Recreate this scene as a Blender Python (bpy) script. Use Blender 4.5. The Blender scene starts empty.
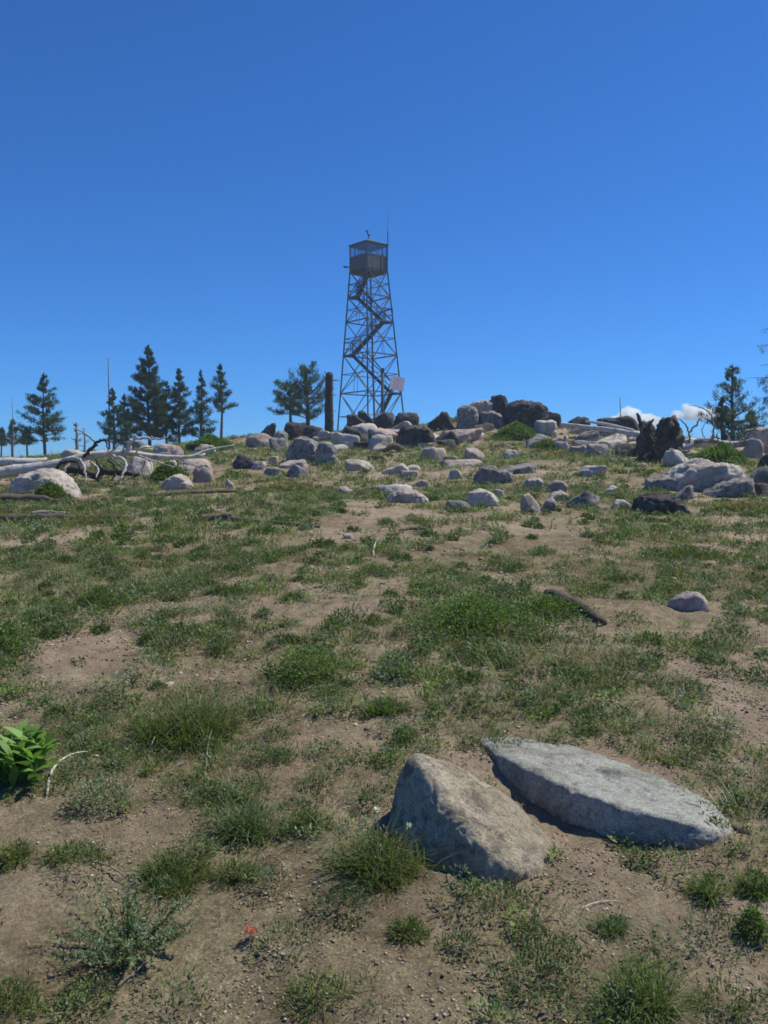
import bpy, math, random
import numpy as np
from mathutils import Vector

rnd = random.Random(7)
rng = np.random.default_rng(11)
SC = bpy.context.scene
COL = SC.collection
R = math.radians

# ------------------------------------------------------------------ camera
F = 870.0
EYE = 1.6
HOR = 475.0
PITCH = math.atan((512 - HOR) / F)
CP, SP = math.cos(PITCH), math.sin(PITCH)


def ray(px, py):
    a, b = (px - 384) / F, (512 - py) / F
    return a, CP + b * SP, -SP + b * CP


def P(px, py, Y):
    dx, dy, dz = ray(px, py)
    t = Y / dy
    return (dx * t, Y, EYE + dz * t)


# ------------------------------------------------------------------ noise
def _h(ix, iy, iz):
    n = (ix.astype(np.int64) * 73856093) ^ (iy.astype(np.int64) * 19349663) ^ (iz.astype(np.int64) * 83492791)
    n = (n & 0xffffffff).astype(np.uint64)
    n = ((n ^ (n >> np.uint64(16))) * np.uint64(0x45d9f3b)) & np.uint64(0xffffffff)
    n = ((n ^ (n >> np.uint64(16))) * np.uint64(0x45d9f3b)) & np.uint64(0xffffffff)
    n = n ^ (n >> np.uint64(16))
    return n.astype(np.float64) / 2147483648.0 - 1.0


def vn(p):
    p = np.asarray(p, float)
    i = np.floor(p).astype(np.int64)
    f = p - i
    f = f * f * f * (f * (f * 6 - 15) + 10)
    x, y, z = i[:, 0], i[:, 1], i[:, 2]
    fx, fy, fz = f[:, 0], f[:, 1], f[:, 2]
    r = 0
    for a in (0, 1):
        for b in (0, 1):
            for c in (0, 1):
                w = (fx if a else 1 - fx) * (fy if b else 1 - fy) * (fz if c else 1 - fz)
                r = r + w * _h(x + a, y + b, z + c)
    return r


def fbm(p, o=4, g=.5):
    p = np.asarray(p, float)
    r = 0
    a = 1.0
    for k in range(o):
        r = r + a * vn(p * 2.03 ** k + 17.3 * k)
        a *= g
    return r


def fbm2(x, y, s, o=3, seed=0.0, g=.5):
    x = np.atleast_1d(np.asarray(x, float)); y = np.atleast_1d(np.asarray(y, float))
    sh = x.shape
    r = fbm(np.stack([x.ravel() / s, y.ravel() / s, np.full(x.size, seed + .5)], 1), o, g)
    return r.reshape(sh)


def sst(a, b, x):
    t = np.clip((x - a) / (b - a), 0, 1)
    return t * t * (3 - 2 * t)


def H(x, y, fine=True):
    x = np.atleast_1d(np.asarray(x, float)); y = np.atleast_1d(np.asarray(y, float))
    u = y - 40
    z = .07 * y
    yc = np.clip(u, 0, 55)
    z = np.where(u > 0, 2.8 + .07 * yc - .0022 * yc ** 2, z)
    z = np.where(u > 55, z - .17 * np.minimum(u - 55, 170), z)
    z = np.where(u > 225, z - .02 * np.minimum(u - 225, 600), z)
    z = np.where(y < -20, -1.4 + .03 * np.maximum(y + 20, -900), z)
    z = z - 1.0 * sst(6, 24, -x) * sst(10, 45, y) - .45 * sst(10, 26, x) * sst(15, 45, y)
    z = z + 1.05 * np.exp(-((x - 4.5) / 9.5) ** 2 / 2 - ((y - 50) / 9.0) ** 2 / 2)
    z = z + .75 * np.exp(-((x - 5.4) / 2.0) ** 2 / 2 - ((y - 43.5) / 2.0) ** 2 / 2)
    far = sst(80, 220, np.hypot(x, y))
    z = z + far * 9 * fbm2(x, y, 260, 3, 5)
    near = 1 - sst(60, 120, np.hypot(x, y))
    z = z + near * (.16 * fbm2(x, y, 6.5, 2, 1) * sst(1, 14, y))
    if fine:
        near = 1 - sst(20, 45, np.hypot(x, y))
        z = z + near * (.030 * fbm2(x, y, .55, 2, 2) + .012 * fbm2(x, y, .10, 3, 3, .7))
    return z


def hz(x, y):
    return float(H(x, y, False)[0])


def G(px, py, fallback=44.0):
    dx, dy, dz = ray(px, py)
    Y = np.linspace(1.4, 75, 3000)
    t = Y / dy
    g = EYE + dz * t - H(dx * t, Y, False)
    k = np.where(g < 0)[0]
    y = Y[k[0]] if len(k) else fallback
    return (dx * y / dy, float(y), hz(dx * y / dy, y))


# ------------------------------------------------------------------ mesh helpers
def mesh(name, v, f, m=None, parent=None, smooth=True, tint=None, loc=None):
    """link one mesh object. v: Nx3, f: MxK array or list of lists"""
    v = np.asarray(v, float)
    if loc is not None:
        v = v - np.asarray(loc, float)
    me = bpy.data.meshes.new(name)
    if isinstance(f, np.ndarray):
        k = f.shape[1]
        me.vertices.add(len(v)); me.vertices.foreach_set('co', v.astype(np.float32).ravel())
        me.loops.add(f.size); me.loops.foreach_set('vertex_index', f.astype(np.int32).ravel())
        me.polygons.add(len(f))
        me.polygons.foreach_set('loop_start', np.arange(0, f.size, k, dtype=np.int32))
        me.update(calc_edges=True)
    else:
        me.from_pydata(v.tolist(), [], [list(q) for q in f])
        me.update()
    if smooth:
        me.polygons.foreach_set('use_smooth', [True] * len(me.polygons))
    if tint is not None:
        a = me.attributes.new('tint', 'FLOAT_COLOR', 'POINT')
        c = np.ones((len(v), 4), np.float32); c[:, :3] = tint
        a.data.foreach_set('color', c.ravel())
    if m:
        me.materials.append(m)
    o = bpy.data.objects.new(name, me)
    COL.objects.link(o)
    if parent:
        o.parent = parent
    elif loc is not None:
        o.location = loc
    return o


def tag(o, label=None, cat=None, group=None, kind=None):
    if label: o['label'] = label
    if cat: o['category'] = cat
    if group: o['group'] = group
    if kind: o['kind'] = kind
    return o


def empty(name, loc, label, cat, group=None):
    o = bpy.data.objects.new(name, None)
    o.location = loc
    COL.objects.link(o)
    return tag(o, label, cat, group)


class MB:
    def __init__(s): s.v = []; s.f = []

    def add(s, v, f):
        n = len(s.v)
        s.v += [tuple(q) for q in v]
        s.f += [tuple(i + n for i in q) for q in f]

    def box(s, c, d, ax=None):
        """box centre c, half sizes d, axes ax (3 unit vectors)"""
        ax = ax or (Vector((1, 0, 0)), Vector((0, 1, 0)), Vector((0, 0, 1)))
        c = Vector(c)
        v = [c + ax[0] * d[0] * i + ax[1] * d[1] * j + ax[2] * d[2] * k for i in (-1, 1) for j in (-1, 1) for k in (-1, 1)]
        s.add(v, [(0, 1, 3, 2), (4, 6, 7, 5), (0, 4, 5, 1), (2, 3, 7, 6), (0, 2, 6, 4), (1, 5, 7, 3)])

    def beam(s, a, b, w, h=None):
        a, b = Vector(a), Vector(b)
        z = (b - a).normalized()
        up = Vector((0, 0, 1)) if abs(z.z) < .95 else Vector((1, 0, 0))
        x = z.cross(up).normalized(); y = x.cross(z)
        s.box((a + b) / 2, (w / 2, (h or w) / 2, (b - a).length / 2), (x, y, z))

    def tube(s, pts, rad, n=8, wob=0.0, seed=0):
        pts = [Vector(p) for p in pts]
        if not hasattr(rad, '__len__'): rad = [rad] * len(pts)
        r2 = random.Random(seed)
        base = len(s.v)
        t0 = (pts[1] - pts[0]).normalized()
        up = Vector((0, 0, 1)) if abs(t0.z) < .9 else Vector((1, 0, 0))
        x = t0.cross(up).normalized()
        for i, p in enumerate(pts):
            t = (pts[min(i + 1, len(pts) - 1)] - pts[max(i - 1, 0)]).normalized()
            x = (x - t * x.dot(t)).normalized()
            y = t.cross(x)
            for k in range(n):
                a = 2 * math.pi * k / n
                rr = rad[i] * (1 + wob * (r2.random() - .5) * 2)
                s.v.append(tuple(p + (x * math.cos(a) + y * math.sin(a)) * rr))
        for i in range(len(pts) - 1):
            for k in range(n):
                a = base + i * n + k; b = base + i * n + (k + 1) % n
                s.f.append((a, b, b + n, a + n))
        s.f.append(tuple(base + k for k in range(n))[::-1])
        e = base + (len(pts) - 1) * n
        s.f.append(tuple(e + k for k in range(n)))

    def build(s, name, m, parent=None, smooth=False, loc=None):
        return mesh(name, s.v, s.f, m, parent, smooth, loc=loc)


def smoothpath(pts, rad, sub=5, jit=0.0, seed=1):
    """Catmull-Rom through pts"""
    r2 = random.Random(seed)
    p = [Vector(q) for q in pts]
    if not hasattr(rad, '__len__'): rad = [rad] * len(p)
    o, rr = [], []
    for i in range(len(p) - 1):
        a, b, c, d = p[max(i - 1, 0)], p[i], p[i + 1], p[min(i + 2, len(p) - 1)]
        for k in range(sub):
            t = k / sub
            q = .5 * ((2 * b) + (c - a) * t + (2 * a - 5 * b + 4 * c - d) * t * t + (3 * b - a - 3 * c + d) * t ** 3)
            r = rad[i] * (1 - t) + rad[i + 1] * t
            if i or k: q = q + Vector((r2.uniform(-1, 1), r2.uniform(-1, 1), r2.uniform(-1, 1))) * jit * r
            o.append(q); rr.append(r)
    o.append(p[-1]); rr.append(rad[-1])
    return o, rr


# ------------------------------------------------------------------ materials
class NT:
    def __init__(s, name):
        s.m = bpy.data.materials.new(name); s.m.use_nodes = True
        s.t = s.m.node_tree; s.t.nodes.clear()
        s.out = s.n('ShaderNodeOutputMaterial')

    def n(s, typ, ins=None, **kw):
        q = s.t.nodes.new(typ)
        for k, v in kw.items(): setattr(q, k, v)
        for k, v in (ins or {}).items():
            if isinstance(v, bpy.types.NodeSocket): s.t.links.new(v, q.inputs[k])
            else: q.inputs[k].default_value = v
        return q

    def noise(s, vec, scale, det=4, rough=.55, dist=0):
        return s.n('ShaderNodeTexNoise', {'Vector': vec, 'Scale': scale, 'Detail': det, 'Roughness': rough, 'Distortion': dist}).outputs[0]

    def ramp(s, fac, stops, interp='LINEAR'):
        r = s.n('ShaderNodeValToRGB', {'Fac': fac})
        e = r.color_ramp.elements
        r.color_ramp.interpolation = interp
        while len(e) < len(stops): e.new(.5)
        for k, (p, c) in enumerate(stops):
            e[k].position = p
            e[k].color = (*c, 1) if hasattr(c, '__len__') else (c, c, c, 1)
        return r.outputs[0]

    def mix(s, f, a, b, mode='MIX'):
        q = s.n('ShaderNodeMix', data_type='RGBA', blend_type=mode)
        for k, v in ((0, f), (6, a), (7, b)):
            if isinstance(v, bpy.types.NodeSocket): s.t.links.new(v, q.inputs[k])
            elif hasattr(v, '__len__'): q.inputs[k].default_value = (*v, 1)
            else: q.inputs[k].default_value = v
        return q.outputs[2]

    def math(s, op, a, b=0.0):
        q = s.n('ShaderNodeMath', operation=op)
        for k, v in ((0, a), (1, b)):
            if isinstance(v, bpy.types.NodeSocket): s.t.links.new(v, q.inputs[k])
            else: q.inputs[k].default_value = v
        return q.outputs[0]

    def bump(s, h, st, dist, nrm=None):
        d = {'Height': h, 'Strength': st, 'Distance': dist}
        if nrm: d['Normal'] = nrm
        return s.n('ShaderNodeBump', d).outputs[0]

    def fin(s, col, rough=.85, nrm=None, metal=0.0, spec=.3):
        d = {'Base Color': col if isinstance(col, bpy.types.NodeSocket) else (*col, 1), 'Roughness': rough, 'Metallic': metal, 'Specular IOR Level': spec}
        if nrm: d['Normal'] = nrm
        b = s.n('ShaderNodeBsdfPrincipled', d)
        s.t.links.new(b.outputs[0], s.out.inputs[0])
        return s.m


def wpos(t): return t.n('ShaderNodeNewGeometry').outputs['Position']


def rock_mat(name, c1, c2, c3, lichen, la, fine=1.0):
    """c1/c2 base mineral tones, c3 stain; lichen colour with amount la"""
    t = NT(name); p = wpos(t)
    a = t.noise(p, 1.1, 5, .6)
    col = t.ramp(a, [(.34, c1), (.62, c2)])
    st = t.ramp(t.noise(p, 2.6, 6, .7, .6), [(.46, 0.0), (.6, 1.0)])
    col = t.mix(t.math('MULTIPLY', st, .6), col, c3)
    li = t.ramp(t.noise(p, 7.0, 8, .75, .4), [(1 - la - .09, 0.0), (1 - la, 1.0)])
    col = t.mix(t.math('MULTIPLY', li, .75), col, lichen)
    sp = t.ramp(t.noise(p, 170 * fine, 3, .8), [(.36, .55), (.5, 1.0), (.66, 1.4)])
    col = t.mix(.8, col, sp, 'MULTIPLY')
    sp2 = t.ramp(t.noise(p, 31 * fine, 5, .7), [(.3, .68), (.5, 1.0), (.72, 1.22)])
    col = t.mix(.9, col, sp2, 'MULTIPLY')
    sp3 = t.ramp(t.noise(p, 75 * fine, 4, .85), [(.38, .52), (.47, .95), (.6, 1.08), (.7, 1.35)])
    col = t.mix(.75, col, sp3, 'MULTIPLY')
    oi = t.n('ShaderNodeObjectInfo').outputs['Random']
    col = t.mix(.5, col, t.ramp(oi, [(0, (.7, .68, .66)), (.5, (1, 1, 1)), (1, (1.25, 1.2, 1.18))]), 'MULTIPLY')
    b1 = t.bump(t.noise(p, 5, 9, .72), .6, .10)
    b2 = t.bump(t.noise(p, 48, 6, .75), .7, .009, b1)
    return t.fin(col, .92, b2, spec=.15)


M = {}
M['pale'] = rock_mat('pale_granite', (.46, .41, .36), (.60, .54, .48), (.33, .28, .24), (.17, .16, .15), .30)
M['pink'] = rock_mat('pink_granite', (.42, .34, .30), (.54, .45, .40), (.26, .20, .17), (.15, .13, .13), .36)
M['grey'] = rock_mat('grey_granite', (.27, .25, .235), (.39, .365, .335), (.14, .125, .12), (.09, .09, .085), .42)
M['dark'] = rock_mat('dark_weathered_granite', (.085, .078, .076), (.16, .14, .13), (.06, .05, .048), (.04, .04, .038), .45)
M['boulder'] = rock_mat('brown_grey_granite', (.37, .32, .235), (.50, .44, .335), (.26, .22, .16), (.13, .12, .10), .40, 1.0)
M['slab'] = rock_mat('lichen_grey_granite', (.35, .36, .33), (.49, .495, .455), (.25, .24, .205), (.13, .13, .12), .36, 1.0)


def ground_mat():
    t = NT('hillside_soil'); p = wpos(t)
    a = t.noise(p, .35, 4, .6)
    col = t.ramp(a, [(.33, (.235, .205, .125)), (.5, (.30, .25, .16)), (.66, (.39, .32, .22))])
    b = t.noise(p, 1.7, 6, .65, .5)
    col = t.mix(t.ramp(b, [(.45, 0.0), (.62, .75)]), col, (.175, .13, .082))
    # dry crumbled litter
    li = t.noise(p, 9, 8, .75, .3)
    col = t.mix(t.ramp(li, [(.5, 0.0), (.64, .6)]), col, (.42, .355, .235))
    v = t.n('ShaderNodeTexVoronoi', {'Vector': p, 'Scale': 85.0, 'Randomness': 1.0})
    grit = t.ramp(v.outputs['Distance'], [(.0, 1.18), (.35, 1.0), (.7, .62)])
    col = t.mix(.75, col, grit, 'MULTIPLY')
    hue = t.n('ShaderNodeHueSaturation', {'Color': v.outputs['Color'], 'Saturation': .12, 'Value': 1.0}).outputs[0]
    col = t.mix(.34, col, t.mix(1.0, hue, (1.25, 1.18, 1.1), 'MULTIPLY'), 'MULTIPLY')
    sp = t.ramp(t.noise(p, 26, 6, .75), [(.3, .62), (.5, 1.0), (.7, 1.3)])
    col = t.mix(.9, col, sp, 'MULTIPLY')
    pk = t.ramp(t.noise(p, .22, 3, .6), [(.45, 0.0), (.6, .65)])
    col = t.mix(pk, col, (.40, .30, .235))
    cp = t.ramp(t.noise(p, 3.3, 5, .65), [(.38, .74), (.55, 1.0), (.7, 1.14)])
    col = t.mix(.85, col, cp, 'MULTIPLY')
    # far land: dark forest/green-grey
    y = t.n('ShaderNodeVectorMath', {0: p}, operation='LENGTH').outputs['Value']
    f = t.n('ShaderNodeMapRange', {'Value': y, 'From Min': 90.0, 'From Max': 260.0}).outputs[0]
    fg = t.ramp(t.noise(p, .02, 6, .6), [(.4, (.035, .05, .028)), (.6, (.09, .10, .05))])
    col = t.mix(f, col, fg)
    h1 = t.bump(t.noise(p, 22, 8, .78), .85, .03)
    h2 = t.bump(v.outputs['Distance'], .55, -.006, h1)
    h3 = t.bump(t.noise(p, 190, 4, .8), .5, .003, h2)
    return t.fin(col, .95, h3, spec=.1)


def leaf_mat(name, rough=.55, trans=.35, spec=.35):
    t = NT(name)
    a = t.n('ShaderNodeAttribute', attribute_name='tint').outputs['Color']
    b = t.n('ShaderNodeBsdfPrincipled', {'Base Color': a, 'Roughness': rough, 'Specular IOR Level': spec})
    tr = t.n('ShaderNodeBsdfTranslucent', {'Color': t.mix(1.0, a, (1.1, 1.25, .55), 'MULTIPLY')})
    mx = t.n('ShaderNodeMixShader', {0: trans, 1: b.outputs[0], 2: tr.outputs[0]})
    t.t.links.new(mx.outputs[0], t.out.inputs[0])
    return t.m


def wood_mat(name, c1, c2, dark, sc=14):
    t = NT(name); p = wpos(t)
    n = t.noise(p, sc, 6, .7, 1.2)
    col = t.ramp(n, [(.35, c1), (.6, c2)])
    d = t.ramp(t.noise(p, 4.5, 5, .65), [(.5, 0.0), (.68, .8)])
    col = t.mix(d, col, dark)
    mp = t.n('ShaderNodeMapping', {'Vector': p, 'Scale': (9.0, 60.0, 60.0)}).outputs[0]
    return t.fin(col, .85, t.bump(t.noise(mp, 1, 5, .7), .6, .012), spec=.2)


def metal_mat(name, c, rough=.6, metal=.3, rust=.25):
    t = NT(name); p = wpos(t)
    col = t.mix(t.ramp(t.noise(p, 3.2, 5, .7), [(.5, 0.0), (.7, rust)]), c, (.12, .06, .035))
    col = t.mix(.6, col, t.ramp(t.noise(p, 9, 4, .6), [(.3, .8), (.7, 1.15)]), 'MULTIPLY')
    return t.fin(col, rough, t.bump(t.noise(p, 20, 3, .6), .15, .01), metal)


M['ground'] = ground_mat()
M['leaf'] = leaf_mat('leaves')
M['blade'] = leaf_mat('grass_blades', .6, .32, .25)
M['needle'] = leaf_mat('needles', .6, .25, .3)
M['bark'] = wood_mat('bark', (.075, .06, .05), (.15, .125, .11), (.04, .034, .03))
M['deadwood'] = wood_mat('bleached_wood', (.40, .38, .345), (.60, .57, .53), (.17, .15, .125))
M['greywood'] = wood_mat('grey_dead_wood', (.17, .155, .14), (.28, .26, .24), (.08, .07, .06))
M['charwood'] = wood_mat('charred_wood', (.035, .03, .028), (.085, .07, .06), (.018, .016, .015))
M['brownlog'] = wood_mat('shade_darkened_rotten_wood', (.07, .052, .04), (.15, .115, .09), (.035, .028, .022))  # brown wood tone lowered further to carry the side shadow of the logs
M['steel'] = metal_mat('dull_galvanised_steel', (.11, .13, .155), .6, .3, .08)
M['cab'] = metal_mat('grey_painted_steel', (.085, .095, .105), .7, .1, .08)
M['white'] = metal_mat('white_painted_metal', (.72, .68, .68), .6, .0, .05)
M['pinkpanel'] = metal_mat('pale_panel', (.70, .55, .60), .5, .0, .05)
M['stair'] = metal_mat('dark_stair_steel', (.05, .056, .066), .7, .2, .12)


def glass_mat():
    t = NT('window_glass')
    a = t.n('ShaderNodeBsdfTransparent', {'Color': (.86, .9, .93, 1)})
    b = t.n('ShaderNodeBsdfGlossy', {'Color': (.9, .9, .9, 1), 'Roughness': .06})
    m = t.n('ShaderNodeMixShader', {0: .1, 1: a.outputs[0], 2: b.outputs[0]})
    t.t.links.new(m.outputs[0], t.out.inputs[0])
    return t.m


M['glass'] = glass_mat()


# ------------------------------------------------------------------ terrain
def axis(lo_fine, hi_fine, step, far, grow):
    a = list(np.arange(lo_fine, hi_fine, step))
    s, v = step, a[-1]
    while v < far:
        s *= grow; v += s; a.append(v)
    s, v = step, a[0]
    b = []
    while v > -far:
        s *= grow; v -= s; b.append(v)
    return np.array(b[::-1] + a)


def build_ground():
    xs = axis(-3.6, 3.6, .026, 1200, 1.033)
    ys = axis(1.4, 7.5, .026, 1200, 1.028)
    X, Y = np.meshgrid(xs, ys)
    Z = H(X, Y)
    v = np.stack([X.ravel(), Y.ravel(), Z.ravel()], 1)
    nx, ny = len(xs), len(ys)
    i = np.arange(nx - 1); j = np.arange(ny - 1)
    I, J = np.meshgrid(i, j)
    a = (J * nx + I).ravel()
    f = np.stack([a, a + 1, a + nx + 1, a + nx], 1)
    o = mesh('ground', v, f, M['ground'])
    tag(o, kind='structure')
    o['label'] = 'dry tan hillside soil rising to the rocky crest'


build_ground()

# ------------------------------------------------------------------ rocks
import bmesh
_ico = {}


def ico(n):
    if n not in _ico:
        bm = bmesh.new(); bmesh.ops.create_icosphere(bm, subdivisions=n, radius=1)
        v = np.array([q.co[:] for q in bm.verts]); f = np.array([[q.index for q in p.verts] for p in bm.faces])
        bm.free(); _ico[n] = (v / np.linalg.norm(v, axis=1)[:, None], f)
    return _ico[n]


def plane_body(dirs, N, d, p=14.0):
    c = np.maximum(dirs @ N.T, 1e-4) / d[None, :]
    return (c ** p).sum(1) ** (-1 / p)


def rock_shape(seed, kind='round', sub=4, p=13.0):
    r = np.random.default_rng(seed)
    dirs, f = ico(sub)
    n = {'dome': 18, 'round': 16, 'blocky': 11, 'slab': 12, 'wedge': 11, 'spike': 10}[kind]
    N = r.normal(size=(n, 3)); N /= np.linalg.norm(N, axis=1)[:, None]
    N = np.vstack([N, np.eye(3), -np.eye(3)])
    spread = .22 if kind == 'round' else .42
    d = 1 + r.uniform(-spread, spread * .6, len(N))
    d[n:] = 1.08
    if kind == 'dome': d = 1 + r.uniform(-.12, .10, len(N))
    rad = plane_body(dirs, N, d, {'round': 12.0, 'dome': 8.0}.get(kind, 20.0))
    v = dirs * rad[:, None]
    if kind == 'wedge': v[:, 2] *= 1 + .45 * v[:, 0] * (1 if r.random() < .5 else -1)
    if kind == 'spike':
        k = 1 - .45 * np.clip(v[:, 2] + .6, 0, 2) / 1.6
        v[:, 0] *= k; v[:, 1] *= k; v[:, 0] += .25 * (v[:, 2]) * r.choice([-1, 1])
    if kind == 'slab': v[:, 2] = np.sign(v[:, 2]) * np.abs(v[:, 2]) ** .8
    off = r.uniform(-50, 50, 3)
    n1 = fbm(v * 1.3 + off, 3)
    n2 = fbm(v * 4.2 + off, 4, .55)
    cr = np.abs(vn(v * 1.9 + off + 9))           # crack valleys
    v = v * (1 + .10 * n1 + .042 * n2 - .09 * np.exp(-(cr / .045) ** 2))[:, None]
    lo, hi = v.min(0), v.max(0)
    v = (v - (lo + hi) / 2) / ((hi - lo) / 2)
    return v, f


ROCKN = [100]


def rock(x0, y0, x1, y1, D, mat, kind, label, name='boulder', depth=.85, yaw=None, tilt=0.0, sub=None, bury=.35, cat='rock', group=None):
    ROCKN[0] += 1
    sd = ROCKN[0]
    r = random.Random(sd)
    cx = (x0 + x1) / 2
    Dg = G(cx, y1)[1]
    D = min(D, Dg + .4) if D else Dg
    if bury < .4: bury = {'dome': .9, 'round': .85, 'slab': .8, 'wedge': .8}.get(kind, .65)
    w = (x1 - x0) * D / F
    dp = w * depth * r.uniform(.85, 1.1)
    Y = D + dp * .42
    top = P(cx, y0, Y - .1 * dp)[2]
    bot = P(cx, y1, D)[2]
    xx = P(cx, y1, Y)[0]
    g = hz(xx, Y)
    h = max(top - bot, .008)
    low = bot - bury * h - .03
    if g < bot + .1: low = min(low, g - .05 * w)
    px = x1 - x0
    v, f = rock_shape(sd * 7 + 3, kind, sub or (5 if px > 45 else 4))
    # widen towards the ground line so that the silhouette meets the soil broad
    v = v * np.array([w / 2 * 1.03, dp / 2, (top - low) / 2])
    if tilt:
        c, s = math.cos(tilt), math.sin(tilt)
        v = np.stack([v[:, 0] * c - v[:, 2] * s, v[:, 1], v[:, 0] * s + v[:, 2] * c], 1)
    if yaw:
        c, s = math.cos(yaw), math.sin(yaw)
        v = np.stack([v[:, 0] * c - v[:, 1] * s, v[:, 0] * s + v[:, 1] * c, v[:, 2]], 1)
    o = mesh(name, v, f, M[mat])
    o.location = (xx, Y, (top + low) / 2)
    return tag(o, label, cat, group)


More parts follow.
